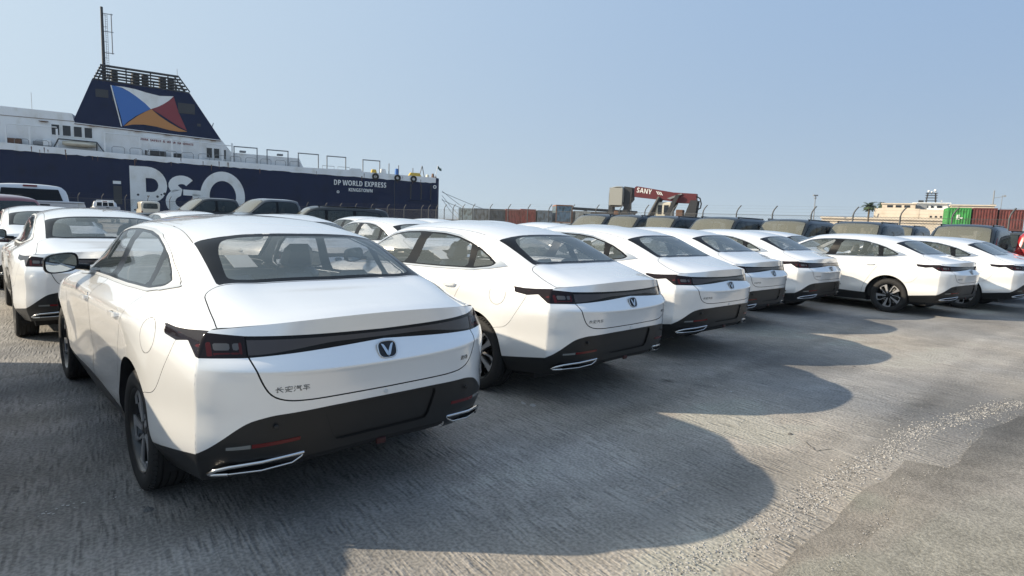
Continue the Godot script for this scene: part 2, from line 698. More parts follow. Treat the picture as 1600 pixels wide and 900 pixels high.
func make_ground() -> void:
	var N := 1024
	# brushed concrete: long broom strokes, pores and fine grain, one texture for 4.2 m
	var st := seamless(.15, 3, 3, N, 96)
	st.resize(N, N, Image.INTERPOLATE_CUBIC)
	var st2 := seamless(.030, 8, 2, N, 30)
	st2.resize(N, N, Image.INTERPOLATE_CUBIC)
	var fine := seamless(.16, 4, 3, N, N)
	var midn := seamless(.012, 9, 4, N, N)
	var d0 := st.get_data()
	var d1 := st2.get_data()
	var d2 := fine.get_data()
	var d3 := midn.get_data()
	var a := PackedByteArray()
	a.resize(N * N * 3)
	var hgt := PackedByteArray()
	hgt.resize(N * N)
	for i in N * N:
		var s := d0[i] / 255.0
		var f := d2[i] / 255.0
		var m := d3[i] / 255.0
		var groove := clampf((.45 - s) * 7.0, 0.0, 1.0) * clampf((m - .34) * 3.4, 0.0, 1.0)
		var ridge := clampf((s - .58) * 5.0, 0.0, 1.0)
		var v := .885 + (f - .5) * .36 + (m - .5) * .12 - groove * .13 + ridge * .06 + (d1[i] / 255.0 - .5) * .03
		var pore := clampf((f - .76) * 8.0, 0.0, 1.0)
		v -= pore * .16
		v = clampf(v, 0.08, 1.0)
		a[i * 3] = int(255.0 * v)
		a[i * 3 + 1] = int(255.0 * v * .992)
		a[i * 3 + 2] = int(255.0 * clampf(v * .975 + .008, 0, 1))
		hgt[i] = int(255.0 * clampf(.55 - groove * .40 + ridge * .2 + (f - .5) * .5 + (m - .5) * .3, 0, 1))
	var alb := ImageTexture.create_from_image(Image.create_from_data(N, N, false, Image.FORMAT_RGB8, a))
	var rel := ImageTexture.create_from_image(Image.create_from_data(N, N, false, Image.FORMAT_L8, hgt))
	# broad wear and stains, one texture for 46 m
	var M := 1024
	var b0 := seamless(.006, 21, 5, M, M).get_data()
	var b1 := seamless(.020, 22, 4, M, M).get_data()
	var b2 := seamless(.012, 23, 3, M, M, FastNoiseLite.TYPE_CELLULAR).get_data()
	var sw := seamless(.035, 31, 4, M, 20)
	sw.resize(M, M, Image.INTERPOLATE_CUBIC)
	var b3 := sw.get_data()
	# tyre marks and oil spots, stamped as a darkening map
	var dk := PackedFloat32Array()
	dk.resize(M * M)
	var tr := RandomNumberGenerator.new()
	tr.seed = 19
	for k in 26:
		var p := Vector2(tr.randf() * M, tr.randf() * M)
		var an := tr.randf() * .7 - .35 + PI * .5
		var bend := tr.randfn(0.0, .0016)
		var dark := tr.randf_range(.03, .10)
		var L := tr.randi_range(120, 420)
		for s in L:
			p += Vector2(cos(an), sin(an))
			an += bend
			for e in [0, 36]:
				var c: Vector2 = p + Vector2(-sin(an), cos(an)) * float(e)
				for o in range(-2, 3):
					var q := Vector2i(c + Vector2(-sin(an), cos(an)) * o)
					var id := posmod(q.y, M) * M + posmod(q.x, M)
					dk[id] = minf(dk[id] + dark * (.55 if absi(o) == 2 else 1.0) * .7, .22)
	for k in 60:
		var c := Vector2i(tr.randi() % M, tr.randi() % M)
		var r := tr.randi_range(1, 5)
		for y in range(-r, r + 1):
			for x in range(-r, r + 1):
				var f := 1.0 - Vector2(x, y).length() / (r + .5)
				if f > 0.0:
					var id := posmod(c.y + y, M) * M + posmod(c.x + x, M)
					dk[id] = maxf(dk[id], .30 * minf(f * 2.0, 1.0))
	var w := PackedByteArray()
	w.resize(M * M * 3)
	for i in M * M:
		var v := .91 + (b0[i] / 255.0 - .5) * .42 + (b1[i] / 255.0 - .5) * .26 + (b3[i] / 255.0 - .5) * .24
		var stain := clampf((b1[i] / 255.0 - .66) * 5.0, 0, 1) * clampf((b2[i] / 255.0 - .3) * 3.0, 0, 1)
		v -= stain * .16 + dk[i]
		v = clampf(v, .32, 1.0)
		var warm := clampf((b0[i] / 255.0 - .45) * 1.6, -.5, .5)
		w[i * 3] = int(255.0 * clampf(v * (1.0 + warm * .06), 0, 1))
		w[i * 3 + 1] = int(255.0 * v)
		w[i * 3 + 2] = int(255.0 * clampf(v * (1.0 - warm * .09), 0, 1))
	var wear := ImageTexture.create_from_image(Image.create_from_data(M, M, false, Image.FORMAT_RGB8, w))
	var conc := mat(Color(.445, .436, .42), .92)
	conc.metallic_specular = .3
	conc.albedo_texture = alb
	conc.heightmap_enabled = true
	conc.heightmap_texture = rel
	conc.heightmap_scale = .8
	conc.detail_enabled = true
	conc.detail_albedo = wear
	conc.detail_blend_mode = BaseMaterial3D.BLEND_MODE_MUL
	conc.detail_uv_layer = BaseMaterial3D.DETAIL_UV_2
	mats.concrete = conc
	ground_sheet("ground", PackedVector2Array([Vector2(-1500, -1500), Vector2(1500, -1500), Vector2(1500, 400), Vector2(-1500, 400)]), 0.0, conc, deg_to_rad(35.0), 4.2)
	# smoother, greyer paving at lower right, with a ragged edge
	var c0 := seamless(.10, 41, 4, N, N).get_data()
	var c1 := seamless(.010, 42, 4, N, N).get_data()
	var c2 := seamless(.3, 43, 2, N, N).get_data()
	var ap := PackedByteArray()
	ap.resize(N * N * 3)
	var aph := PackedByteArray()
	aph.resize(N * N)
	for i in N * N:
		var v := .76 + (c0[i] / 255.0 - .5) * .26 + (c1[i] / 255.0 - .5) * .14 + (c2[i] / 255.0 - .5) * .34
		v = clampf(v, .1, 1)
		ap[i * 3] = int(255.0 * v)
		ap[i * 3 + 1] = int(255.0 * v * .99)
		ap[i * 3 + 2] = int(255.0 * v * .975)
		aph[i] = int(255.0 * clampf(.5 + (c0[i] / 255.0 - .5) * .8 + (c2[i] / 255.0 - .5) * .5, 0, 1))
	var asp := mat(Color(.43, .42, .405), .93)
	asp.metallic_specular = .3
	asp.albedo_texture = ImageTexture.create_from_image(Image.create_from_data(N, N, false, Image.FORMAT_RGB8, ap))
	asp.heightmap_enabled = true
	asp.heightmap_texture = ImageTexture.create_from_image(Image.create_from_data(N, N, false, Image.FORMAT_L8, aph))
	asp.heightmap_scale = .3
	asp.detail_enabled = true
	asp.detail_albedo = wear
	asp.detail_blend_mode = BaseMaterial3D.BLEND_MODE_MUL
	asp.detail_uv_layer = BaseMaterial3D.DETAIL_UV_2
	mats.asphalt = asp
	var edge := ragged(pv([14.0, -13.2, 9.2, -9.0, 6.2, -6.5, 4.42, -4.94, 3.76, -4.52, 3.29, -4.08, 2.89, -3.70, 2.65, -3.55, 2.47, -3.47, 2.21, -3.20, 2.09, -3.05, 1.80, -2.77, 1.55, -2.53, 1.38, -2.33, 1.12, -2.05, -.6, -.6, -4.0, 2.6]), .05, .012)
	edge.append_array([Vector2(10, 18), Vector2(34, 6), Vector2(30, -12)])
	ground_sheet("pavement", edge, .008, asp, 0.0, 3.1)
	var patch := ragged(pv([2.68, -3.85, 2.32, -3.49, 2.13, -3.36, 1.90, -3.15, 1.71, -2.95, 1.38, -2.66, 1.18, -2.45, .95, -2.15, 1.5, -2.15, 1.9, -2.55, 2.2, -2.9, 2.5, -3.15, 2.8, -3.4, 3.05, -3.62, 2.68, -3.85]), .06, .012)
	ground_sheet("pavement_patch", patch, .004, asp, .6, 2.3)

# a polyline with its spans broken into small uneven steps
func ragged(p: PackedVector2Array, step: float, amp: float) -> PackedVector2Array:
	var o := PackedVector2Array()
	var n := FastNoiseLite.new()
	n.seed = 77
	n.frequency = 2.2
	n.fractal_octaves = 4
	for i in p.size() - 1:
		var L := p[i].distance_to(p[i + 1])
		var k := int(clampf(L / step, 1, 40))
		var nn := (p[i + 1] - p[i]).orthogonal().normalized()
		for j in k:
			var q := p[i].lerp(p[i + 1], float(j) / k)
			o.append(q + nn * n.get_noise_2d(q.x, q.y) * amp * 2.5)
	return o

func ground_sheet(called: String, poly: PackedVector2Array, y: float, m: Material, turn: float, size: float) -> void:
	var idx := Geometry2D.triangulate_polygon(poly)
	var v := PackedVector3Array()
	var n := PackedVector3Array()
	var u := PackedVector2Array()
	var u2 := PackedVector2Array()
	for p in poly:
		v.append(Vector3(p.x, y, p.y))
		n.append(UP)
		u.append(p.rotated(turn) / size)
		u2.append(p.rotated(2.21) / 46.0 + Vector2(.31, .17))
	var t := PackedInt32Array()
	for i in range(0, idx.size(), 3):
		var a := v[idx[i]]
		var b := v[idx[i + 1]]
		var c := v[idx[i + 2]]
		if (b - a).cross(c - a).y > 0.0:
			t.append_array([idx[i], idx[i + 2], idx[i + 1]])
		else:
			t.append_array([idx[i], idx[i + 1], idx[i + 2]])
	var arr := []
	arr.resize(Mesh.ARRAY_MAX)
	arr[Mesh.ARRAY_VERTEX] = v
	arr[Mesh.ARRAY_NORMAL] = n
	arr[Mesh.ARRAY_TEX_UV] = u
	arr[Mesh.ARRAY_TEX_UV2] = u2
	arr[Mesh.ARRAY_INDEX] = t
	var am := ArrayMesh.new()
	am.add_surface_from_arrays(Mesh.PRIMITIVE_TRIANGLES, arr)
	structure(called, am, m)

# ---------------------------------------------------------------- crumbs, flaked paint, stones
func make_small_things() -> void:
	var pale := mat(Color(.36, .35, .335), .95)
	var grey := mat(Color(.12, .118, .115), .95)
	var rr := RandomNumberGenerator.new()
	rr.seed = 5
	# crumbled joint between the slabs: loose chips along a line
	var ridge := pv([.5, -2.2, .91, -2.57, 1.16, -2.70, 1.56, -3.04, 1.87, -3.32, 2.16, -3.62, 2.55, -3.88, 3.07, -4.39, 4.04, -4.96, 4.78, -5.38])
	var ch := Soup.new()
	var ch2 := Soup.new()
	for i in ridge.size() - 1:
		var L := ridge[i].distance_to(ridge[i + 1])
		for k in int(L * 520):
			var f := rr.randf()
			var q := ridge[i].lerp(ridge[i + 1], f)
			var nn := (ridge[i + 1] - ridge[i]).orthogonal().normalized()
			q += nn * rr.randfn(0.0, .06)
			var r := rr.randf_range(.003, .0085) * (1.7 if rr.randf() < .06 else 1.0)
			chip(ch if rr.randf() < .82 else ch2, Vector3(q.x, 0.001, q.y), r, rr)
	var lip := pv([4.42, -4.94, 3.76, -4.52, 3.29, -4.08, 2.89, -3.70, 2.47, -3.47, 2.09, -3.05, 1.80, -2.77, 1.38, -2.33])
	for i in lip.size() - 1:
		for k in int(lip[i].distance_to(lip[i + 1]) * 90):
			var q := lip[i].lerp(lip[i + 1], rr.randf()) + Vector2(rr.randfn(-.01, .03), rr.randfn(-.01, .03))
			chip(ch if rr.randf() < .75 else ch2, Vector3(q.x, 0.006, q.y), rr.randf_range(.002, .006), rr)
	for k in 2600:
		var q := Vector2(rr.randf_range(-4, 6), rr.randf_range(-7.5, -1.8))
		chip(ch if rr.randf() < .5 else ch2, Vector3(q.x, 0.001, q.y), rr.randf_range(.0015, .0042), rr)
	var o := part("concrete_crumbs", ch.mesh(), pale, self)
	o.set_meta("kind", "stuff")
	tag(o, "pale concrete crumbs strewn along the worn slab joint", "rubble")
	var o2 := part("dark_grit", ch2.mesh(), grey, self)
	o2.set_meta("kind", "stuff")
	tag(o2, "dark grit scattered over the concrete ground", "grit")
	# flakes of old white bay lines
	var fl := Soup.new()
	for ln in [[-3.75, -3.95, -3.0, -5.35], [-2.55, -2.50, -1.85, -3.15], [-3.4, -4.4, -3.2, -5.2], [1.77, -5.9, 2.35, -4.9]]:
		var a := Vector2(ln[0], ln[1])
		var b := Vector2(ln[2], ln[3])
		for k in 90:
			var f := rr.randf()
			if sin(f * 13.0 + a.x * 9.0) + sin(f * 37.0 + a.y * 5.0) + sin(f * 91.0) < .35:
				continue
			var q := a.lerp(b, f) + Vector2(rr.randfn(0, .018), rr.randfn(0, .018))
			var pts := []
			var m := 5
			var r := rr.randf_range(.003, .011)
			for j in m:
				pts.append(Vector3(q.x + cos(TAU * j / m + f) * r * rr.randf_range(.4, 1.2), .0035, q.y + sin(TAU * j / m + f) * r * rr.randf_range(.4, 1.2)))
			for j in range(1, m - 1):
				fl.tri(pts[0], pts[j + 1], pts[j])
	for i in fl.n.size():
		fl.n[i] = UP
	var o3 := part("paint_flakes", fl.mesh(), mat(Color(.46, .455, .44), .85), self)
	o3.set_meta("kind", "stuff")
	tag(o3, "worn white paint flakes of old parking lines", "paint")
	# single stones
	var st := [[.21, -4.75, .035, "pale broken stone lying beside the nearest car's shadow", pale], [.13, -4.80, .022, "small pale stone next to the larger one behind the nearest car", pale], [-1.80, -2.84, .026, "dark flat lump on the ground behind the nearest rear wheel", grey], [2.11, -4.28, .018, "dark pebble on sunlit concrete right of the big shadow", grey], [2.30, -3.52, .016, "yellowish pebble on the worn joint at lower right", pale], [3.9, -6.6, .02, "dark pebble on sunlit concrete far from the cars", grey]]
	for q in st:
		var s := Soup.new()
		for k in 5:
			chip(s, Vector3(q[0] + rr.randfn(0, q[2] * .25), 0.002, q[1] + rr.randfn(0, q[2] * .25)), q[2] * rr.randf_range(.6, 1.0), rr)
		tag(part("stone", s.mesh(), q[4], self), q[3], "stone")
	# cracks: thin dark slots with broken edges
	var ck := Soup.new()
	for ln in [[2.15, -4.14, 2.14, -3.96, 2.29, -4.03], [1.77, -5.61, 1.9, -5.56, 1.97, -5.48], [-6.0, -3.0, -4.4, -4.99, -4.06, -5.42, -3.2, -6.5]]:
		var p := PackedVector2Array()
		for i in range(0, ln.size(), 2):
			p.append(Vector2(ln[i], ln[i + 1]))
		var r := ragged(p, .02, .012)
		for i in r.size() - 1:
			var nn := (r[i + 1] - r[i]).orthogonal().normalized() * rr.randf_range(.0015, .004)
			ck.quad(Vector3(r[i].x - nn.x, .003, r[i].y - nn.y), Vector3(r[i].x + nn.x, .003, r[i].y + nn.y), Vector3(r[i + 1].x + nn.x, .003, r[i + 1].y + nn.y), Vector3(r[i + 1].x - nn.x, .003, r[i + 1].y - nn.y))
	for i in ck.n.size():
		ck.n[i] = UP
	var o4 := part("ground_cracks", ck.mesh(), mat(Color(.07, .07, .068), .95), self)
	o4.set_meta("kind", "stuff")
	tag(o4, "fine dark cracks in the concrete ground", "crack")

func chip(s: Soup, at: Vector3, r: float, rr: RandomNumberGenerator) -> void:
	var b := Basis(UP, rr.randf() * TAU)
	var p := []
	for k in 4:
		p.append(at + b * Vector3(cos(TAU * k / 4) * r * rr.randf_range(.6, 1.3), 0, sin(TAU * k / 4) * r * rr.randf_range(.6, 1.3)))
	var t := at + Vector3(rr.randfn(0, r * .3), r * rr.randf_range(.4, .9), rr.randfn(0, r * .3))
	for k in 4:
		s.tri(p[k], t, p[(k + 1) % 4])

# ---------------------------------------------------------------- the white saloon
# half of a body from rows of (start z, end z, x(z), y(z)); x >= 0
func body_rows(rows: Array, zs: PackedFloat32Array, lip_z: Callable, sub: int) -> Array:
	var grid := []
	for z0 in zs:
		var p := PackedVector3Array()
		for r in rows:
			var z: float = z0
			if z > 1.4:
				z = 1.4 + (z - 1.4) * (r[1] - 1.4) / (zs[zs.size() - 1] - 1.4)
			elif z < -1.4:
				z = -1.4 + (z + 1.4) * (r[0] + 1.4) / (zs[0] + 1.4)
			p.append(Vector3(curve(r[2], z), curve(r[3], z), z))
		var top := p[p.size() - 2]
		var mid := p[p.size() - 1]
		p.remove_at(p.size() - 1)
		var f := lip_z.call(z0) as float
		for q in [[0.7, 0.66], [0.36, 0.93]]:
			var zz: float = lerpf(mid.z, top.z, pow(q[0], 2.9))
			p.append(Vector3(top.x * q[0], lerpf(top.y, mid.y, q[1] * f + (1.0 - pow(q[0], 2.2)) * (1.0 - f)), zz))
		p.append(Vector3(0, mid.y, mid.z))
		grid.append(spline(p, sub))
	return grid

const LIP_X := 0.755
const LIP_Z := 2.155

func make_sedan() -> Node3D:
	var car := thing("white_sedan", "white fastback sedan", "car")
	# rows from the sill up to the middle of the roof: [z start, z end, x by z, y by z]
	var rows := [
		[-2.05, 2.10, [-2.05, .70, -1.7, .80, -1.0, .83, 1.0, .83, 1.7, .83, 2.1, .79], [-2.05, .20, -1.0, .19, 1.0, .20, 1.7, .235, 2.1, .27]],
		[-2.10, 2.158, [-2.1, .76, -1.75, .865, -1.38, .90, -1.0, .90, 0.0, .893, 1.0, .90, 1.74, .905, 1.95, .872, 2.158, .828], [-2.1, .36, -1.0, .335, .9, .345, 1.2, .352, 1.74, .371, 1.95, .393, 2.158, .421]],
		[-2.14, 2.168, [-2.14, .76, -1.8, .875, -1.38, .918, -.6, .904, .4, .902, 1.0, .91, 1.38, .922, 1.64, .917, 1.9, .876, 2.168, .826], [-2.14, .53, -1.0, .55, 1.0, .56, 2.168, .60]],
		[-2.16, 2.177, [-2.16, .74, -1.8, .87, -1.38, .922, -.6, .917, .4, .917, 1.0, .92, 1.38, .923, 1.64, .908, 1.9, .868, 2.177, .821], [-2.16, .66, -1.8, .70, -1.38, .74, 0.0, .755, 1.38, .78, 1.64, .79, 1.9, .805, 2.177, .825]],
		[-2.14, 2.155, [-2.14, .68, -1.8, .835, -1.38, .893, -.6, .907, .4, .911, 1.0, .913, 1.3, .910, 1.5, .895, 1.782, .848, 1.95, .815, 2.155, .755], [-2.14, .74, -1.8, .81, -1.38, .87, -.6, .905, .4, .92, 1.0, .938, 1.5, .956, 1.782, .962, 2.0, .968, 2.155, .979]],
		[-2.12, 2.205, [-2.12, .60, -1.8, .76, -1.4, .80, -1.0, .79, -.5, .787, .15, .787, .8, .792, 1.2, .788, 1.4, .755, 1.555, .724, 1.70, .70, 1.84, .682, 2.0, .675, 2.205, .675], [-2.12, .78, -1.8, .86, -1.4, .93, -1.0, .985, -.5, 1.012, .15, 1.034, .7, 1.043, 1.2, 1.060, 1.4, 1.092, 1.555, 1.112, 1.70, 1.116, 1.84, 1.097, 2.0, 1.046, 2.205, .9905]],
		[-2.15, 2.285, [-2.15, .48, -1.8, .62, -1.4, .66, -1.1, .70, -.8, .675, -.555, .635, -.34, .61, 0.0, .60, .58, .595, 1.0, .587, 1.314, .579, 1.55, .592, 1.782, .602, 2.0, .60, 2.285, .56], [-2.15, .80, -1.8, .885, -1.4, .955, -1.1, 1.0, -.8, 1.125, -.555, 1.25, -.34, 1.335, -.1, 1.375, .15, 1.388, .36, 1.389, .58, 1.386, .8, 1.381, 1.0, 1.369, 1.2, 1.346, 1.314, 1.325, 1.55, 1.237, 1.782, 1.143, 2.0, 1.078, 2.285, 1.004]],
		[-2.33, 2.38, [-3.0, 0.0, 3.0, 0.0], [-2.33, .70, -2.2, .82, -1.9, .92, -1.5, .995, -1.2, 1.04, -1.0, 1.135, -.8, 1.26, -.64, 1.36, -.42, 1.428, -.15, 1.466, .1, 1.483, .36, 1.487, .63, 1.482, .87, 1.47, 1.08, 1.447, 1.25, 1.42, 1.4, 1.386, 1.6, 1.278, 1.82, 1.145, 1.86, 1.127, 2.0, 1.099, 2.2, 1.066, 2.33, 1.046, 2.38, 1.030]],
	]
	var zs := PackedFloat32Array()
	for i in 49:
		zs.append(lerpf(-2.33, .7, i / 48.0))
	for i in range(1, 85):
		zs.append(lerpf(.7, 2.38, i / 84.0))
	var grid := body_rows(rows, zs, func(z): return 1.0 - smoothstep(1.7, 2.38, z), 6)
	var S := sheet(grid, Vector3(0, .7, 0))
	var edge: PackedVector3Array = grid[grid.size() - 1]      # the rear edge, from sill to lip middle
	var nose: PackedVector3Array = grid[0]
	# ---- the rear face: rows from bottom to lip
	var corner := func(y: float) -> Vector3:
		for k in range(0, 25):
			if edge[k + 1].y >= y or k == 23:
				var f := clampf((y - edge[k].y) / maxf(edge[k + 1].y - edge[k].y, 1e-6), 0.0, 1.0)
				return edge[k].lerp(edge[k + 1], f)
		return edge[24]
	# [corner y, middle y, middle z, power]
	var fr := [[.27, .315, 2.30, 3.5], [.35, .355, 2.365, 4.2], [.421, .415, 2.377, 4.6], [.60, .605, 2.396, 4.6], [.70, .69, 2.407, 4.4], [.795, .765, 2.424, 4.1], [.825, .79, 2.431, 4.0], [.838, .806, 2.423, 3.9], [.862, .895, 2.372, 3.6], [.968, .945, 2.365, 3.6], [.979, 1.030, 2.38, 2.9]]
	var fascia := func(lo: int, hi: int, sub: int) -> Soup:
		var cols := 84 if lo == 8 else 44
		var lines := []
		for j in cols + 1:
			var u := 1.0 - pow(1.0 - float(j) / cols, 1.3)
			var p := PackedVector3Array()
			for k in range(lo, hi + 1):
				var c := corner.call(fr[k][0]) as Vector3
				var x: float = c.x * u
				var y: float
				if k == 8:
					y = lerpf(.895, .861, minf(x / .64, 1.0))
				elif k == 9:
					y = lerpf(.945, .955, minf(x / .64, 1.0))
					if x > .64:
						y = lerpf(.955, .968, (x - .64) / maxf(c.x - .64, .01))
				elif k == 10:
					y = lerpf(1.03, .979, pow(u, 2.2))
				else:
					y = lerpf(fr[k][1], c.y, u * u)
				p.append(Vector3(x, y, lerpf(fr[k][2], c.z, pow(u, fr[k][3]))))
			var sp := spline(p, sub)
			if hi <= 10:
				for k in sp.size():
					var last := corner.call(fr[lo][0]) as Vector3
					var c2 := corner.call(sp[k].y) as Vector3 if j == cols else last
					if j == cols:
						sp[k] = c2
			lines.append(sp)
		return sheet(lines, Vector3(0, .8, 1.5))
	var F_low: Soup = fascia.call(0, 8, 5)
	var F_bar: Soup = fascia.call(8, 9, 9)
	var F_lip: Soup = fascia.call(9, 10, 4)
	# the edge between flank and rear face is a pressed radius: share its shading
	var e0 := (grid.size() - 1) * edge.size()
	var acc := PackedVector3Array()
	acc.resize(edge.size())
	for f in [F_low, F_bar]:
		var L: int = f.v.size()
		var per: int = 41 if f == F_low else 10
		for i in range(L - per, L):
			var bi := 0
			for k in 26:
				if edge[k].distance_squared_to(f.v[i]) < edge[bi].distance_squared_to(f.v[i]):
					bi = k
			acc[bi] += f.n[i]
			f.n[i] = (f.n[i] + S.n[e0 + bi]).normalized()
	for k in 26:
		if acc[k].length() > 0.0:
			S.n[e0 + k] = (S.n[e0 + k] + acc[k].normalized()).normalized()
	# ---- the front face
	var fl := []
	for i in 25:
		var p := PackedVector3Array()
		var e := nose[i]
		for j in 17:
			var u := j / 16.0
			p.append(Vector3(e.x * u, lerpf(e.y, lerpf(.2, .70, i / 24.0), 1.0 - u), lerpf(-2.33 + .12 * pow(absf(i / 24.0 - .55), 2.0), e.z, pow(u, 3.0))))
		fl.append(p)
	for k in range(25, nose.size()):
		var p := PackedVector3Array()
		for j in 17:
			p.append(nose[k].lerp(Vector3(0, .70, -2.33), 1.0 - j / 16.0))
		fl.append(p)
	var front := sheet(fl, Vector3(0, .6, -1.0))

	var white := [] as Array[Soup]
	var gaps := [] as Array[Soup]
	# ---- wheel arches
	for wz in [-1.362, 1.346]:
		var g := PackedFloat32Array()
		g.resize(S.v.size())
		for i in S.v.size():
			g[i] = Vector2(S.v[i].z - wz, S.v[i].y - .33).length() - .388 if S.v[i].x > .5 and S.v[i].y < .9 else 1.0
		S = S.cut(g)[1]
	# ---- side windows with their bright surround
	var dlo := rounded(pv([-.96, .995, -.75, 1.115, -.555, 1.225, -.34, 1.320, -.076, 1.358, .157, 1.369, .308, 1.369, .579, 1.363, .8, 1.342, 1.022, 1.293, 1.169, 1.25, 1.32, 1.186, 1.462, 1.113, 1.40, 1.096, 1.2, 1.066, .691, 1.046, .3, 1.037, .1, 1.034, -.4, 1.020, -.9, .985]), .02, 2)
	var g_dlo := S.sd(dlo, "zy")
	for i in g_dlo.size():
		if S.v[i].x < .52:
			g_dlo[i] = maxf(g_dlo[i], .3)
	var g_tri := S.sd(rounded(pv([1.10, 1.255, 1.185, 1.258, 1.335, 1.200, 1.590, 1.112, 1.36, 1.070]), .012, 2), "zy")
	for i in g_tri.size():
		if S.v[i].x < .52:
			g_tri[i] = maxf(g_tri[i], .3)
	var two := S.cut(mined(shifted(g_dlo, -.016), g_tri))
	S = two[1]
	var win: Soup = two[0]
	two = win.cut(win.sd(dlo, "zy"))
	var chrome_ring: Soup = two[1].pushed(.004)
	var dl: Soup = two[0]
	var chrome_low := chrome_ring
	# panes: front door, rear door, quarter
	var gd := shifted(dl.sd(dlo, "zy"), .010)
	var pane_front := gd.duplicate()
	var pane_rear := gd.duplicate()
	var pane_quarter := gd.duplicate()
	for i in dl.v.size():
		var z := dl.v[i].z
		var y := dl.v[i].y
		var f := (y - 1.033) / .331
		pane_front[i] = maxf(gd[i] + .004, z - lerpf(.085, .195, f))
		pane_rear[i] = maxf(gd[i] + .004, maxf(lerpf(.272, .340, f) - z, z - lerpf(1.105, 1.005, f)))
		pane_quarter[i] = maxf(gd[i] + .006, lerpf(1.185, 1.11, f) - z)
	var panes := []
	for pg in [pane_front, pane_rear, pane_quarter]:
		panes.append(dl.cut(pg)[0])
	var posts := dl.cut(mined(pane_front, mined(pane_rear, pane_quarter)))[1] as Soup
	# ---- rear window, windscreen
	var rw := rounded(pv([-.2, 1.398, .0, 1.398, .2, 1.390, .4, 1.362, .52, 1.330, .583, 1.300, .590, 1.45, .600, 1.62, .612, 1.80, .40, 1.815, 0, 1.825, -.2, 1.825]), .015, 2)
	var g_rw := S.sd(rw, "xz")
	for i in g_rw.size():
		if S.v[i].y < 1.05:
			g_rw[i] = 1.0
	two = S.cut(g_rw)
	S = two[1]
	var rear_win: Soup = two[0].pushed(-.002)
	var clear := rounded(pv([-.2, 1.432, .0, 1.432, .22, 1.424, .38, 1.404, .47, 1.395, .515, 1.50, .545, 1.70, .548, 1.768, .40, 1.780, 0, 1.790, -.2, 1.790]), .05, 4)
	two = rear_win.cut(rear_win.sd(clear, "xz"))
	var rear_pane: Soup = two[0]
	var rear_frit: Soup = two[1]
	var ws := rounded(pv([-.2, -1.13, 0, -1.13, .4, -1.09, .64, -.98, .60, -.62, .555, -.36, .45, -.33, .2, -.29, 0, -.285, -.2, -.285]), .02, 2)
	var g_ws := S.sd(ws, "xz")
	for i in g_ws.size():
		if S.v[i].y < .96:
			g_ws[i] = 1.0
	two = S.cut(g_ws)
	S = two[1]
	two = two[0].pushed(-.002).cut(shifted(two[0].sd(ws, "xz"), .03))
	var screen_pane: Soup = two[0]
	var screen_frit: Soup = two[1]
	# ---- tail lamp on the side
	var lamp_zy := pv([1.775, .968, 1.79, .955, 1.815, .922, 1.945, .908, 2.045, .922, 2.075, .905, 2.150, .8625, 2.25, .8625, 2.25, .99, 2.15, .976, 2.0, .965, 1.9, .962])
	var g_lamp := S.sd(lamp_zy, "zy")
	for i in g_lamp.size():
		if S.v[i].x < .70:
			g_lamp[i] = maxf(g_lamp[i], .2)
	two = S.cut(g_lamp)
	S = two[1]
	var lamp_side: Soup = two[0]
	# ---- trunk lid on the deck
	var lid_xz := rounded(pv([-.3, 1.83, 0, 1.83, .40, 1.822, .64, 1.806, .688, 1.842, .700, 1.95, .715, 2.08, .735, 2.19, .72, 2.6, -.3, 2.6]), .03, 3)
	var g_lid := S.sd(lid_xz, "xz")
	for i in g_lid.size():
		if S.v[i].y < .985:
			g_lid[i] = maxf(g_lid[i], .2)
	two = S.cut(shifted(g_lid, -.0025))
	S = two[1]
	two = two[0].cut(shifted(two[0].sd(lid_xz, "xz"), .0025))
	var lid_parts := [two[0]] as Array[Soup]
	gaps.append(two[1].pushed(-.004))
	# bonnet
	var hood := rounded(pv([-.3, -1.15, 0, -1.15, .45, -1.11, .70, -1.02, .735, -1.3, .70, -1.75, .60, -2.05, .4, -2.16, -.3, -2.19]), .05, 3)
	var g_hood := S.sd(hood, "xz")
	for i in g_hood.size():
		if S.v[i].y < .74:
			g_hood[i] = maxf(g_hood[i], .2)
	two = S.cut(shifted(g_hood, -.0025))
	S = two[1]
	two = two[0].cut(shifted(two[0].sd(hood, "xz"), .0025))
	var bonnet: Soup = two[0]
	gaps.append(two[1].pushed(-.004))
	# roof joint, from the rear window forward
	var g_ditch := PackedFloat32Array()
	g_ditch.resize(S.v.size())
	for i in S.v.size():
		var z := S.v[i].z
		g_ditch[i] = S.v[i].x - curve([-.36, .556, 0.0, .548, .6, .548, 1.0, .560, 1.302, .584], z) if z < 1.302 and z > -.36 and S.v[i].y > 1.2 else 1.0
	two = S.cut(shifted(g_ditch, -.0025))
	S = two[1]
	var g_d2 := PackedFloat32Array()
	var inner := two[0] as Soup
	g_d2.resize(inner.v.size())
	for i in inner.v.size():
		g_d2[i] = inner.v[i].x - curve([-.36, .556, 0.0, .548, .6, .548, 1.0, .560, 1.302, .584], inner.v[i].z) + .0025
	two = inner.cut(g_d2)
	S.add(two[0])
	var ditch: Soup = two[1].pushed(-.004)
	# ---- black lower edge
	var g_black := PackedFloat32Array()
	g_black.resize(S.v.size())
	var edge_y := [-2.2, .37, -1.7, .352, -1.0, .338, .3, .352, .93, .345, 1.7, .366, 1.95, .395, 2.158, .421]
	for i in S.v.size():
		g_black[i] = S.v[i].y - curve(edge_y, S.v[i].z) if S.v[i].y < .6 else S.v[i].y - .4
	two = S.cut(g_black)
	S = two[1]
	var cladding: Soup = two[0]
	# ---- doors
	var door_r := rounded(pv([.115, 1.28, .120, .98, .105, .75, .085, .42, .085, .30, .885, .30, .90, .42, .935, .535, 1.072, .77, 1.205, .95, 1.228, 1.01, 1.222, 1.10, 1.20, 1.19, 1.14, 1.25, .9, 1.28]), .02, 2)
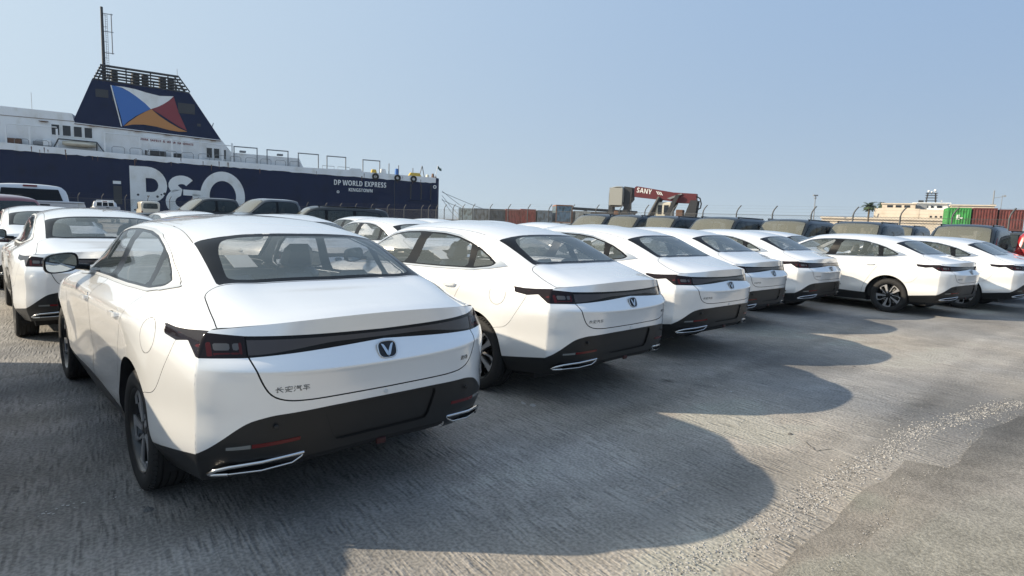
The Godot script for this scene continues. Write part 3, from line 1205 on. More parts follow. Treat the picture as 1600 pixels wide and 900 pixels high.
	var door_f := rounded(pv([.107, 1.28, .112, .98, .097, .75, .077, .42, .077, .30, -.80, .30, -.855, .42, -.895, .62, -.90, .80, -.88, .93, -.86, 1.03, -.80, 1.07, -.62, 1.165, -.42, 1.25, -.2, 1.28]), .02, 2)
	var doors := []
	for dp in [door_f, door_r]:
		var g := S.sd(dp, "zy")
		for i in g.size():
			if S.v[i].x < .60:
				g[i] = maxf(g[i], .2)
		two = S.cut(shifted(g, -.002))
		S = two[1]
		two = two[0].cut(shifted(two[0].sd(dp, "zy"), .002))
		doors.append(two[0])
		gaps.append(two[1].pushed(-.004))
	# ---- fuel door
	var disc := PackedVector2Array()
	for i in 24:
		disc.append(Vector2(1.640 + .088 * cos(TAU * i / 24), .885 + .087 * sin(TAU * i / 24)))
	two = S.cut(shifted(S.sd(disc, "zy"), -.0018))
	S = two[1]
	two = two[0].cut(shifted(two[0].sd(disc, "zy"), .0018))
	var fuel: Soup = two[0]
	var fuel_gap: Soup = two[1].pushed(-.003)
	# ---- rear bumper, cut from the wing along a slanted joint
	var bump := rounded(pv([1.95, .93, 1.92, .86, 1.80, .665, 1.74, .615, 1.60, .598, 1.60, .30, 2.6, .30, 2.6, .93]), .06, 4)
	two = S.cut(shifted(S.sd(bump, "zy"), -.0015))
	S = two[1]
	two = two[0].cut(shifted(two[0].sd(bump, "zy"), .0015))
	var bumper := [two[0]] as Array[Soup]
	var bump_gap: Soup = two[1].pushed(-.003)

	# ---- rear face, lower part: lid, black valance
	var val := rounded(pv([-.2, .605, .30, .605, .56, .598, .648, .577, .70, .54, .832, .417, .95, .40, .95, .10, -.2, .10]), .03, 3)
	two = F_low.cut(F_low.sd(val, "xy"))
	var valance: Soup = two[0]
	F_low = two[1]
	var lid_xy := rounded(pv([-.2, .648, .40, .652, .50, .660, .565, .688, .60, .745, .640, .859, .640, 1.2, -.2, 1.2]), .05, 4)
	two = F_low.cut(shifted(F_low.sd(lid_xy, "xy"), -.0035))
	bumper.append(two[1])
	two = two[0].cut(shifted(two[0].sd(lid_xy, "xy"), .0035))
	lid_parts.append(two[0])
	gaps.append(two[1].pushed(-.006))
	lid_parts.append(F_lip)
	# ---- light band: lamp outside x = .64, bar between
	var g_join := PackedFloat32Array()
	g_join.resize(F_bar.v.size())
	for i in F_bar.v.size():
		g_join[i] = F_bar.v[i].x - .640
	two = F_bar.cut(shifted(g_join, .003))
	var bar: Soup = two[0]
	two = two[1].cut(shifted(_x_minus(two[1], .640), -.003))
	gaps.append(two[0].pushed(-.006))
	var lamp_rear: Soup = two[1]
	# red and clear windows in the lamp, smoked band in the bar
	var red := Soup.new()
	var red_side := [] as Array[Soup]
	var clr := Soup.new()
	for q in [[pv([.657, .876, .668, .876, .668, .928, .657, .928]), 0], [pv([.668, .876, .700, .876, .700, .886, .668, .886]), 0], [pv([.668, .895, .690, .895, .690, .925, .668, .925]), 1], [pv([.70, .895, .757, .895, .757, .925, .70, .925]), 1], [pv([.70, .876, .762, .872, .762, .884, .70, .886]), 0], [pv([.763, .872, .782, .868, .780, .930, .763, .930]), 0]]:
		two = lamp_rear.cut(lamp_rear.sd(q[0], "xy"))
		lamp_rear = two[1]
		if q[1]:
			clr.add(two[0])
		else:
			red.add(two[0])
	for q in [pv([1.93, .944, 1.95, .930, 2.06, .930, 2.10, .938, 2.10, .950]), pv([2.08, .925, 2.12, .905, 2.15, .905, 2.15, .925])]:
		two = lamp_side.cut(lamp_side.sd(q, "zy"))
		lamp_side = two[1]
		red_side.append(two[0])
	lamp_rear.add(lamp_side)
	var g_band := PackedFloat32Array()
	g_band.resize(bar.v.size())
	for i in bar.v.size():
		var u := bar.v[i].x / .64
		var lo := lerpf(.908, .872, smoothstep(.35, 1.0, u))
		var hi := lerpf(.930, .938, u)
		g_band[i] = maxf(lo - bar.v[i].y, bar.v[i].y - hi)
	two = bar.cut(g_band)
	var band: Soup = two[0]
	bar = two[1]
	# ---- valance: number plate panel, lower lip, reflectors
	var plate := rounded(pv([-.2, .588, .325, .588, .27, .425, -.2, .425]), .01, 2)
	two = valance.cut(shifted(valance.sd(plate, "xy"), -.002))
	valance = two[1]
	two = two[0].cut(shifted(two[0].sd(plate, "xy"), .002))
	var plate_panel: Soup = two[0].pushed(-.012)
	var dark_line: Soup = two[1].pushed(-.006)
	var face_z := func(x: float, y: float) -> float:
		var ys := [.27, 2.30, .35, 2.365, .421, 2.377, .60, 2.396]
		var c := corner.call(clampf(y + .004, .27, .6)) as Vector3
		return lerpf(curve(ys, y), c.z, pow(x / c.x, 4.5))
	var strip := func(x0: float, x1: float, lo0: float, lo1: float, hi0: float, hi1: float) -> Soup:
		var st := Soup.new()
		var nseg := 10
		var P := []
		for k in nseg + 1:
			var f := float(k) / nseg
			var x := lerpf(x0, x1, f)
			var lo := lerpf(lo0, lo1, f)
			var hi := lerpf(hi0, hi1, f)
			P.append([Vector3(x, lo, face_z.call(x, lo) - .004), Vector3(x, lo + .002, face_z.call(x, lo) + .006), Vector3(x, hi - .002, face_z.call(x, hi) + .006), Vector3(x, hi, face_z.call(x, hi) - .004)])
		for k in nseg:
			for j in 3:
				st.quad(P[k][j], P[k][j + 1], P[k + 1][j + 1], P[k + 1][j])
		st.quad(P[0][0], P[0][1], P[0][2], P[0][3])
		st.quad(P[nseg][0], P[nseg][1], P[nseg][2], P[nseg][3])
		_orient(st, Vector3((x0 + x1) * .5, (lo0 + hi0) * .5, 2.1))
		return st
	var reflector: Soup = strip.call(.440, .640, .462, .449, .482, .471)
	var reverse: Soup = strip.call(.645, .733, .4485, .444, .4705, .461)
	var low := pv([-.2, .385, .40, .375, .43, .30, .90, .24, .90, .1, -.2, .1])
	two = valance.cut(valance.sd(low, "xy"))
	valance = two[1]
	var diffuser: Soup = two[0].pushed(-.012)

	# ---- front face: white nose, dark grille, lamps
	var grille := rounded(pv([-.2, .60, .45, .62, .60, .52, .62, .28, -.2, .22]), .04, 3)
	two = front.cut(front.sd(grille, "xy"))
	var grille_s: Soup = two[0]
	front = two[1]
	two = front.cut(front.sd(rounded(pv([.50, .66, .80, .70, .80, .74, .50, .70]), .01, 2), "xy"))
	var head: Soup = two[0]
	front = two[1]

	# ---- put the pieces into the car
	var both := func(called: String, s: Soup, m: Material) -> MeshInstance3D:
		var w := Soup.new()
		w.add(s)
		w.add(s.mirrored())
		return part(called, w.mesh(), m, car)
	var sides := func(called: String, s: Soup, m: Material) -> Array:
		return [part(called, s.mirrored().mesh(), m, car), part(called, s.mesh(), m, car)]
	var shell := Soup.new()
	shell.add(S)
	shell.add(front)
	# arch flanges turned inwards, so that the body reads as sheet with thickness
	both.call("body", shell, mats.paint)
	both.call("bonnet", bonnet, mats.paint)
	var lid := Soup.new()
	for s in lid_parts:
		lid.add(s)
	var lid_node: MeshInstance3D = both.call("trunk_lid", lid, mats.paint)
	var bmp := Soup.new()
	for s in bumper:
		bmp.add(s)
	var bumper_node: MeshInstance3D = both.call("rear_bumper", bmp, mats.paint)
	var deck_gap := Soup.new()
	deck_gap.add(gaps[0])
	for k in range(1, gaps.size()):
		if k == 2 or k == 3:
			sides.call("shut_line", gaps[k], mats.gap)
		elif k != 5:
			both.call("shut_line", gaps[k], mats.gap)
	both.call("shut_line", deck_gap, mats.gap)
	sides.call("lamp_joint", gaps[gaps.size() - 1], mats.gap)
	sides.call("bumper_joint", bump_gap, mats.soft_gap)
	sides.call("roof_joint", ditch, mats.soft_gap)
	sides.call("filler_joint", fuel_gap, mats.soft_gap)
	var fd: Array = sides.call("front_door", doors[0], mats.paint)
	var rd: Array = sides.call("rear_door", doors[1], mats.paint)
	part("fuel_door", fuel.mirrored().mesh(), mats.paint, car)
	part("filler_panel", fuel.mesh(), mats.paint, car)
	both.call("lower_cladding", cladding, mats.black_plastic)
	both.call("rear_valance", valance, mats.black_plastic)
	both.call("plate_panel", plate_panel, mats.black_plastic)
	both.call("plate_joint", dark_line, mats.gap)
	both.call("diffuser", diffuser, mats.black_rough)
	sides.call("reflector", reflector, mats.red_lens)
	sides.call("reversing_lamp", reverse, mats.clear_lens)
	sides.call("window_trim", chrome_low, mats.satin)
	sides.call("door_pillar_trim", posts, mats.gloss_black)
	for i in 3:
		sides.call(["front_door_window", "rear_door_window", "quarter_window"][i], panes[i], mats.glass)
	both.call("rear_window", rear_pane, mats.rear_glass)
	both.call("rear_window_border", rear_frit, mats.gloss_black)
	both.call("windscreen", screen_pane, mats.glass)
	both.call("windscreen_border", screen_frit, mats.gloss_black)
	for q in sides.call("tail_lamp", lamp_rear, mats.lamp_smoke):
		var m := q.name.ends_with("_001") as bool
		part("brake_light", (red if m else red.mirrored()).mesh(), mats.red_lamp, q)
		for r in red_side:
			part("brake_light", (r if m else r.mirrored()).mesh(), mats.red_lamp, q)
		part("clear_lens", (clr if m else clr.mirrored()).mesh(), mats.grey_lamp, q)
	var bar_node: MeshInstance3D = both.call("light_bar", bar, mats.gloss_black)
	var bw := Soup.new()
	bw.add(band)
	bw.add(band.mirrored())
	part("light_band", bw.mesh(), mats.lamp_band, bar_node)
	both.call("grille", grille_s, mats.black_rough)
	sides.call("headlamp", head, mats.clear_lens)

	# ---- door handles, with a shallow cup behind each
	for d in 2:
		for sx in 2:
			var door: MeshInstance3D = [fd, rd][d][sx]
			var sg := -1.0 if sx == 0 else 1.0
			var z0: float = [.02, 1.03][d]
			var y0: float = [.895, .914][d]
			var h := Soup.new()
			var pts := PackedVector3Array()
			for k in 9:
				var f := k / 8.0 - .5
				pts.append(Vector3(sg * (.921 + .030 * (1.0 - pow(absf(f) * 2.0, 4.0))), y0 + .010 * f, z0 + f * .20))
			for k in 8:
				var a := pts[k]
				var b := pts[k + 1]
				var w := Vector3(0, .013 * (1.0 - pow(absf(k / 8.0 - .5) * 2.0, 4.0) * .5), 0)
				var w2 := Vector3(0, .013 * (1.0 - pow(absf((k + 1) / 8.0 - .5) * 2.0, 4.0) * .5), 0)
				var o := Vector3(sg * .012, 0, 0)
				h.quad(a - w, a + w, b + w2, b - w2)
				h.quad(a + w, a + w - o, b + w2 - o, b + w2)
				h.quad(a - w - o, a - w, b - w2, b - w2 - o)
			_orient(h, Vector3(sg * .90, y0, z0))
			part("door_handle", h.mesh(), mats.paint, door)
			var cup := Soup.new()
			var ring := PackedVector3Array()
			for k in 20:
				var an := TAU * k / 20
				ring.append(Vector3(sg * .9165, y0 + .002 + .030 * sin(an), z0 - .005 + .055 * cos(an)))
			for k in 20:
				cup.tri(ring[k], ring[(k + 1) % 20], Vector3(sg * .902, y0, z0))
			_orient(cup, Vector3(0, y0, z0))
			part("handle_cup", cup.mesh(), mats.cup, door)

	# ---- mirrors
	for sg in [-1.0, 1.0]:
		var o := Vector3(sg * .925, 1.078, -.62)
		var hs := Soup.new()
		var rings := []
		var prof := [[-.085, .25], [-.07, .72], [-.03, .96], [.02, 1.0], [.045, .97]]
		for q in prof:
			var line := PackedVector3Array()
			for k in 25:
				var an := TAU * k / 24.0
				var ex: float = sign(cos(an)) * pow(absf(cos(an)), .62) * .112 * q[1]
				var ey: float = sign(sin(an)) * pow(absf(sin(an)), .62) * .076 * q[1]
				line.append(o + Vector3(sg * (ex + .055) , ey - ex * .12, q[0] + ex * .18))
			rings.append(line)
		hs = sheet(rings, o, false)
		var mn := part("door_mirror", hs.mesh(), mats.gloss_black, car)
		var fc := Soup.new()
		var gl := Soup.new()
		var last: PackedVector3Array = rings[4]
		var mid := o + Vector3(sg * .055, 0, .045)
		for k in 24:
			var a := last[k]
			var b := last[k + 1]
			var ai := mid + (a - mid) * .88 + Vector3(0, 0, -.006)
			var bi := mid + (b - mid) * .88 + Vector3(0, 0, -.006)
			fc.quad(a, b, bi, ai)
			gl.tri(ai, bi, mid + Vector3(0, 0, -.004))
		_orient(fc, mid - Vector3(0, 0, .3))
		_orient(gl, mid - Vector3(0, 0, .3))
		part("mirror_rim", fc.mesh(), mats.gloss_black, mn)
		part("mirror_glass", gl.mesh(), mats.mirror, mn)
		var st := Soup.new()
		st.bar(Vector3(sg * .80, 1.035, -.665), Vector3(sg * .92, 1.05, -.64), .028, 10, .024)
		part("mirror_arm", st.mesh(), mats.gloss_black, mn)

	# ---- exhaust surrounds: a bright loop each side round a dark slot
	for sg in [-1.0, 1.0]:
		var loop := PackedVector3Array()
		for q in [[.788, .330, 2.192], [.765, .350, 2.222], [.72, .366, 2.262], [.60, .382, 2.330], [.46, .393, 2.358], [.418, .395, 2.362], [.428, .378, 2.360], [.470, .354, 2.352], [.60, .340, 2.322], [.72, .329, 2.25], [.775, .324, 2.20]]:
			loop.append(Vector3(sg * q[0], q[1], q[2]))
		var sm := loop
		var tr := Soup.new()
		tr.tube(sm, .0048, 8, true)
		var over := PackedVector3Array()
		for k in [9, 10, 0, 1, 2, 3, 4, 5]:
			over.append(loop[k])
		tr.tube(over, .0088, 8)
		part("exhaust_trim", tr.mesh(), mats.chrome, car)
		var sl := Soup.new()
		var ctr := Vector3(sg * .61, .347, 2.26)
		for k in sm.size():
			sl.tri(sm[k] - Vector3(0, 0, .004), sm[(k + 1) % sm.size()] - Vector3(0, 0, .004), ctr)
		_orient(sl, Vector3(sg * .5, .35, 1.5))
		part("exhaust_slot", sl.mesh(), mats.black_rough, car)
	# tow-hook lamp under the lip, parking sensors
	var fog := Soup.new()
	fog.box(Vector3(0, .352, 2.355), Vector3(.055, .035, .02), Basis.IDENTITY, .006)
	part("fog_lamp", fog.mesh(), mats.red_dim, car)
	for q in [[.0, .625, 2.399, 0], [-.55, .545, 2.372, 1], [.55, .545, 2.372, 1]]:
		var sn := Soup.new()
		sn.lathe(Vector3(q[0], q[1], q[2]), Vector3(0, 0, 1), PackedVector2Array([Vector2(.012, -.004), Vector2(.012, .0025), Vector2(.0095, .0035), Vector2(0.0001, .0035)]), 20)
		part("parking_sensor", sn.mesh(), mats.black_plastic if q[3] else mats.sensor, bumper_node)
	# ---- badge: dark shield with a bright rim and a bright V
	var bd := Soup.new()
	var tilt := Basis(Vector3.RIGHT, -.38)
	var bo := Vector3(0, .843, 2.4035)
	var shield := PackedVector2Array()
	for k in 28:
		var an := TAU * k / 28
		shield.append(Vector2(sign(cos(an)) * pow(absf(cos(an)), .62) * .051 * (1.0 + .06 * sin(an)), sign(sin(an)) * pow(absf(sin(an)), .66) * .0415))
	bd.slab(shield, bo, tilt * Vector3.RIGHT, tilt * Vector3.UP, .007)
	var badge := part("badge", bd.mesh(), mats.badge_black, lid_node)
	var br := Soup.new()
	var rp := PackedVector3Array()
	for p in shield:
		rp.append(bo + tilt * Vector3(p.x * 1.03, p.y * 1.03, .007))
	br.tube(rp, .0036, 6, true)
	for sg in [-1.0, 1.0]:
		br.slab(pv([sg * -.002, -.036, sg * .010, -.028, sg * .035, .030, sg * .023, .027, sg * .0155, .018, sg * .001, -.010]), bo + tilt * Vector3(0, 0, .008), tilt * Vector3.RIGHT, tilt * Vector3.UP, .004)
	part("badge_emblem", br.mesh(), mats.chrome, badge)
	# ---- raised characters, stroke by stroke on a 10 x 10 grid
	var glyphs := {
		"a": [[3.0, 9.6, 2.2, .6], [7.6, 9.2, 3.2, 6.6], [.4, 5.6, 9.6, 5.6], [2.4, .8, 4.2, 2.0], [4.4, 5.4, 9.4, .6]],
		"b": [[5, 10, 5, 8.8], [.8, 8.4, 9.2, 8.4], [.8, 8.4, .6, 6.8], [9.2, 8.4, 9.4, 6.8], [.4, 4.8, 9.6, 4.8], [4.4, 7.2, 2.2, 2.6], [2.2, 2.6, 9, .2], [7, 4.8, 1.0, .2]],
		"c": [[.8, 9.2, 2.2, 8.2], [.4, 6.4, 1.8, 5.4], [.4, .4, 2.2, 3.2], [4.8, 9.8, 3.4, 6.6], [4.4, 8.4, 9.6, 8.4], [4.2, 6.6, 8.8, 6.6], [3.4, 4.8, 8.4, 4.8], [8.4, 4.8, 8.6, .8], [8.6, .8, 9.8, .6], [9.8, .6, 9.8, 2.2]],
		"d": [[1.2, 8.6, 8.8, 8.6], [4.0, 10, 2.2, 5.8], [2.2, 5.8, 8.4, 5.8], [.4, 3.0, 9.6, 3.0], [5.2, 7.4, 5.2, .0]],
		"e": [[1, 9.4, 2.2, 8.2], [.4, 6, 2, 6], [2, 6, 2, 1.6], [.4, .4, 2, 1.6], [2, 1.2, 9.8, .4], [5, 9.8, 3.6, 7.8], [4.8, 9, 8, 9], [4.2, 7.6, 8.8, 7.6], [8.8, 7.6, 8.8, 5.4], [4.2, 7.6, 4.2, 5.4], [4.2, 5.4, 8.8, 5.4], [6.2, 7.6, 6.2, 5.4], [6.0, 5.4, 3.6, 2.2], [6.4, 4, 8.6, 2.4]],
		"f": [[.8, 8.6, 4.4, 8.6], [.2, 6, 4.8, 6], [2.4, 6, .8, 2], [.8, 2, 4.6, 2.6], [5.2, 7.2, 9.4, 7.2], [9.4, 7.2, 9.0, .8], [9.0, .8, 7.8, 1.0], [7.2, 9.8, 6.8, 4], [6.8, 4, 5, .4]],
	}
	var words := [["abcd", -.553, .703, .0385, .029], ["ef", .492, .715, .031, .026]]
	for wd in words:
		var ws_ := Soup.new()
		for k in wd[0].length():
			var x0: float = wd[1] + k * wd[3]
			for st in glyphs[wd[0][k]]:
				var P := []
				for e in 2:
					var x: float = x0 + st[e * 2] * wd[3] * .092
					var y: float = wd[2] + st[e * 2 + 1] * wd[4] * .1
					var u := absf(x) / .823
					var zz := lerpf(2.4065, 2.173, pow(u, 4.4)) + (y - .69) * .16
					P.append(Vector3(x, y, zz))
				ws_.bar(P[0], P[1], .0022, 5)
		part("lettering", ws_.mesh(), mats.chrome_dark, lid_node)

	# ---- underneath: floor, wheel housings
	var fl2 := Soup.new()
	fl2.box(Vector3(0, .235, -.05), Vector3(1.5, .07, 4.05))
	fl2.box(Vector3(0, .36, 1.98), Vector3(1.1, .1, .40))
	fl2.box(Vector3(0, .46, 1.85), Vector3(1.14, .2, .8))
	part("underbody", fl2.mesh(), mats.black_rough, car)
	for wz in [-1.362, 1.346]:
		var wh := []
		for k in 25:
			var an := PI * (-.12 + 1.24 * k / 24.0)
			var line := PackedVector3Array()
			for q in [[.893, .392], [.86, .388], [.80, .386], [.58, .386], [.52, .2], [.52, .0]]:
				line.append(Vector3(q[0], .33 + q[1] * sin(an), wz + q[1] * cos(an)))
			wh.append(line)
		var w := Soup.new()
		var hs := sheet(wh, Vector3(.7, .33, wz), false)
		for i in hs.n.size():
			hs.n[i] = -hs.n[i]
		# keep the housing's mouth just inside the body side
		for i in hs.v.size():
			if i % 6 < 2:
				var c := side_x(grid, hs.v[i].z, maxf(hs.v[i].y, .22))
				hs.v[i].x = c - (.001 if i % 6 == 0 else .035)
		sides.call("wheel_housing", hs, mats.black_rough)
	make_wheels(car)
	make_cabin(car)
	return car

func _x_minus(s: Soup, x: float) -> PackedFloat32Array:
	var g := PackedFloat32Array()
	g.resize(s.v.size())
	for i in s.v.size():
		g[i] = s.v[i].x - x
	return g

func _orient(s: Soup, inside: Vector3) -> void:
	for i in s.v.size():
		if s.n[i].dot(s.v[i] - inside) < 0.0:
			s.n[i] = -s.n[i]

# half width of the body at a place along it and a height
func side_x(grid: Array, z: float, y: float) -> float:
	var best := .9
	for k in grid.size() - 1:
		var a: PackedVector3Array = grid[k]
		var b: PackedVector3Array = grid[k + 1]
		if a[10].z <= z and b[10].z > z:
			for j in 30:
				if a[j].y <= y and a[j + 1].y > y:
					return lerpf(a[j].x, a[j + 1].x, (y - a[j].y) / (a[j + 1].y - a[j].y))
			return a[0].x
	return best

func make_wheels(car: Node3D) -> void:
	# tyre section: radius against width, outer face at +
	var tp := PackedVector2Array()
	for q in [[.226, .085], [.236, .099], [.255, .106], [.285, .108], [.305, .102], [.317, .092], [.3235, .078]]:
		tp.append(Vector2(q[0], q[1]))
	for c in [.052, .018, -.018, -.052]:
		tp.append_array([Vector2(.3255, c + .005), Vector2(.317, c + .004), Vector2(.317, c - .004), Vector2(.3255, c - .005)])
	for q in [[.3235, -.078], [.317, -.092], [.305, -.102], [.26, -.108], [.222, -.09]]:
		tp.append(Vector2(q[0], q[1]))
	var ty := Soup.new()
	ty.lathe(Vector3.ZERO, Vector3.RIGHT, tp, 64, .5)
	# shoulder blocks
	for k in 60:
		var an := TAU * k / 60
		for sg in [-1.0, 1.0]:
			var b := Basis(Vector3.RIGHT, an)
			ty.box(b * Vector3(sg * .0865, .3175, 0), Vector3(.024, .011, .022), b * Basis(Vector3.BACK, -sg * .62), 0.0)
	var rim := Soup.new()
	rim.lathe(Vector3.ZERO, Vector3.RIGHT, PackedVector2Array([Vector2(.231, .090), Vector2(.229, .097), Vector2(.222, .092), Vector2(.214, .07), Vector2(.196, .02), Vector2(.19, -.06), Vector2(.2, -.085)]), 64)
	rim.lathe(Vector3.ZERO, Vector3.RIGHT, PackedVector2Array([Vector2(.2, -.03), Vector2(.05, -.045), Vector2(.0001, -.045)]), 32)
	var hub := Soup.new()
	hub.lathe(Vector3.ZERO, Vector3.RIGHT, PackedVector2Array([Vector2(.062, .01), Vector2(.060, .048), Vector2(.046, .058), Vector2(.032, .060), Vector2(.030, .066), Vector2(.0001, .068)]), 32)
	var disc := Soup.new()
	disc.lathe(Vector3.ZERO, Vector3.RIGHT, PackedVector2Array([Vector2(.148, -.02), Vector2(.148, -.01), Vector2(.08, -.008)]), 40)
	var calp := Soup.new()
	calp.box(Vector3(-.006, .02, .125), Vector3(.05, .13, .05), Basis.IDENTITY, .012)
	var dark := Soup.new()
	var bright := Soup.new()
	for k in 5:
		var b := Basis(Vector3.RIGHT, TAU * k / 5.0 + .32)
		# each spoke: a blade widening to the rim on a black backing, a hooked tip and a lesser arm
		var blade := pv([-.012, .045, .012, .045, .022, .13, .040, .217, -.018, .220, -.012, .13])
		var hook := pv([-.014, .220, .040, .217, .034, .200, -.074, .192, -.082, .150, -.096, .152, -.099, .200, -.084, .209])
		var back := pv([-.026, .04, .026, .04, .042, .213, -.022, .218])
		var arm := pv([-.05, .045, -.036, .05, -.084, .155, -.094, .150])
		var ax := b * Vector3(0, 0, -1)
		var ay := b * Vector3(0, 1, 0)
		dark.slab(back, b * Vector3(.066, 0, 0), ax, ay, -.036)
		dark.slab(pv([-.062, .04, -.03, .045, -.074, .21, -.100, .20]), b * Vector3(.060, 0, 0), ax, ay, -.03)
		bright.slab(blade, b * Vector3(.068, 0, 0), ax, ay, .008)
		bright.slab(hook, b * Vector3(.0695, 0, 0), ax, ay, .008)
		bright.slab(arm, b * Vector3(.062, 0, 0), ax, ay, .006)
	rim.add(dark)
	var ty_m := ty.mesh()
	var rim_m := rim.mesh()
	var bright_m := bright.mesh()
	mats.wheel_meshes = [ty_m, rim_m, bright_m, hub.mesh()]
	for sg in [-1.0, 1.0]:
		for z in [-1.3825, 1.3825]:
			var w := Node3D.new()
			w.name = "wheel" if not car.has_node("wheel") else "wheel_%03d" % _count(car, "wheel")
			car.add_child(w, true)
			w.position = Vector3(sg * .80, .3255, z)
			if sg < 0:
				w.rotation.y = PI
			w.rotate_object_local(Vector3.RIGHT, rng.randf() * TAU)
			part("tyre", ty_m, mats.tyre, w)
			part("rim", rim_m, mats.rim_black, w)
			part("spokes", bright_m, mats.spoke, w)
			part("hub_cap", hub.mesh(), mats.rim_black, w)
			part("brake_disc", disc.mesh(), mats.steel, w)
			part("brake_calliper", calp.mesh(), mats.steel, w)

func _count(o: Node, prefix: String) -> int:
	var k := 0
	for c in o.get_children():
		if String(c.name).begins_with(prefix) and not String(c.name).begins_with(prefix + "_h"):
			k += 1
	return k

func make_cabin(car: Node3D) -> void:
	var lin := Soup.new()
	lin.box(Vector3(0, .30, .1), Vector3(1.56, .06, 2.5))
	lin.box(Vector3(0, .55, -.95), Vector3(1.5, .5, .12))
	part("cabin_floor", lin.mesh(), mats.cabin_dark, car)
	var dash := Soup.new()
	dash.hexa(Vector3(0, .83, -.86), Vector3(1.42, .30, .40), Vector3(1.36, .30, .50), Basis.IDENTITY, .05)
	dash.hexa(Vector3(0, .98, -.92), Vector3(1.32, .06, .34), Vector3(1.24, .06, .28), Basis.IDENTITY, .025)
	part("dashboard", dash.mesh(), mats.cabin_dark, car)
	var scr := Soup.new()
	scr.box(Vector3(0, 1.0, -.67), Vector3(.34, .16, .02), Basis(Vector3.RIGHT, -.15), .006)
	part("centre_screen", scr.mesh(), mats.gloss_black, car)
	var pp := Soup.new()
	pp.box(Vector3(.40, 1.045, -.82), Vector3(.21, .004, .28), Basis(Vector3.RIGHT, .35))
	part("window_paper", pp.mesh(), mats.hull_white, car)
	var sw := Soup.new()
	var ring := PackedVector3Array()
	var tb := Basis(Vector3.RIGHT, -.42)
	for k in 28:
		ring.append(Vector3(-.38, .96, -.50) + tb * Vector3(.18 * cos(TAU * k / 28), .18 * sin(TAU * k / 28), 0))
	sw.tube(ring, .015, 8, true)
	sw.bar(Vector3(-.55, .96, -.50), Vector3(-.21, .96, -.50), .016)
	sw.box(Vector3(-.38, .955, -.505), Vector3(.12, .1, .05), tb, .02)
	sw.bar(Vector3(-.38, .95, -.5), Vector3(-.38, .80, -.8), .03)
	part("steering_wheel", sw.mesh(), mats.cabin_dark, car)
	for sg in [-1.0, 1.0]:
		var s := Soup.new()
		var bk := Basis(Vector3.RIGHT, .27)
		s.hexa(Vector3(sg * .38, .52, .0), Vector3(.5, .14, .52), Vector3(.48, .14, .48), Basis(Vector3.RIGHT, .1), .05)
		s.hexa(Vector3(sg * .38, .82, .36), Vector3(.50, .56, .14), Vector3(.40, .56, .10), bk, .05)
		var sn := part("front_seat", s.mesh(), mats.seat, car)
		var hr := Soup.new()
		hr.hexa(Vector3(sg * .38, 1.185, .475), Vector3(.27, .19, .10), Vector3(.22, .19, .075), bk, .04)
		hr.bar(Vector3(sg * .38 - .06, 1.0, .43), Vector3(sg * .38 - .06, 1.15, .47), .008)
		hr.bar(Vector3(sg * .38 + .06, 1.0, .43), Vector3(sg * .38 + .06, 1.15, .47), .008)
		part("head_rest", hr.mesh(), mats.seat, sn)
	var r := Soup.new()
	var bk2 := Basis(Vector3.RIGHT, .42)
	r.hexa(Vector3(0, .50, .92), Vector3(1.26, .16, .5), Vector3(1.22, .16, .46), Basis.IDENTITY, .05)
	r.hexa(Vector3(0, .77, 1.20), Vector3(1.26, .58, .14), Vector3(1.16, .58, .10), bk2, .05)
	var rs := part("rear_seat", r.mesh(), mats.seat, car)
	for x in [-.38, 0.0, .38]:
		var hr := Soup.new()
		hr.hexa(Vector3(x, 1.09, 1.335), Vector3(.27, .12, .08), Vector3(.23, .12, .06), bk2, .035)
		part("head_rest", hr.mesh(), mats.seat, rs)
	var sh := Soup.new()
	sh.box(Vector3(0, 1.045, 1.60), Vector3(1.2, .03, .42), Basis(Vector3.RIGHT, .06), .01)
	part("parcel_shelf", sh.mesh(), mats.cabin_dark, car)
	var ins := Soup.new()
	for sg in [-1.0, 1.0]:
		ins.quad(Vector3(sg * .80, .32, -.85), Vector3(sg * .80, .32, 1.15), Vector3(sg * .755, 1.02, 1.15), Vector3(sg * .755, 1.0, -.85))
	part("door_lining", ins.mesh(), mats.cabin_dark, car)
	var mr := Soup.new()
	mr.box(Vector3(0, 1.315, -.36), Vector3(.24, .065, .03), Basis.IDENTITY, .012)
	mr.bar(Vector3(0, 1.33, -.37), Vector3(0, 1.41, -.40), .01)
	part("inner_mirror", mr.mesh(), mats.gloss_black, car)

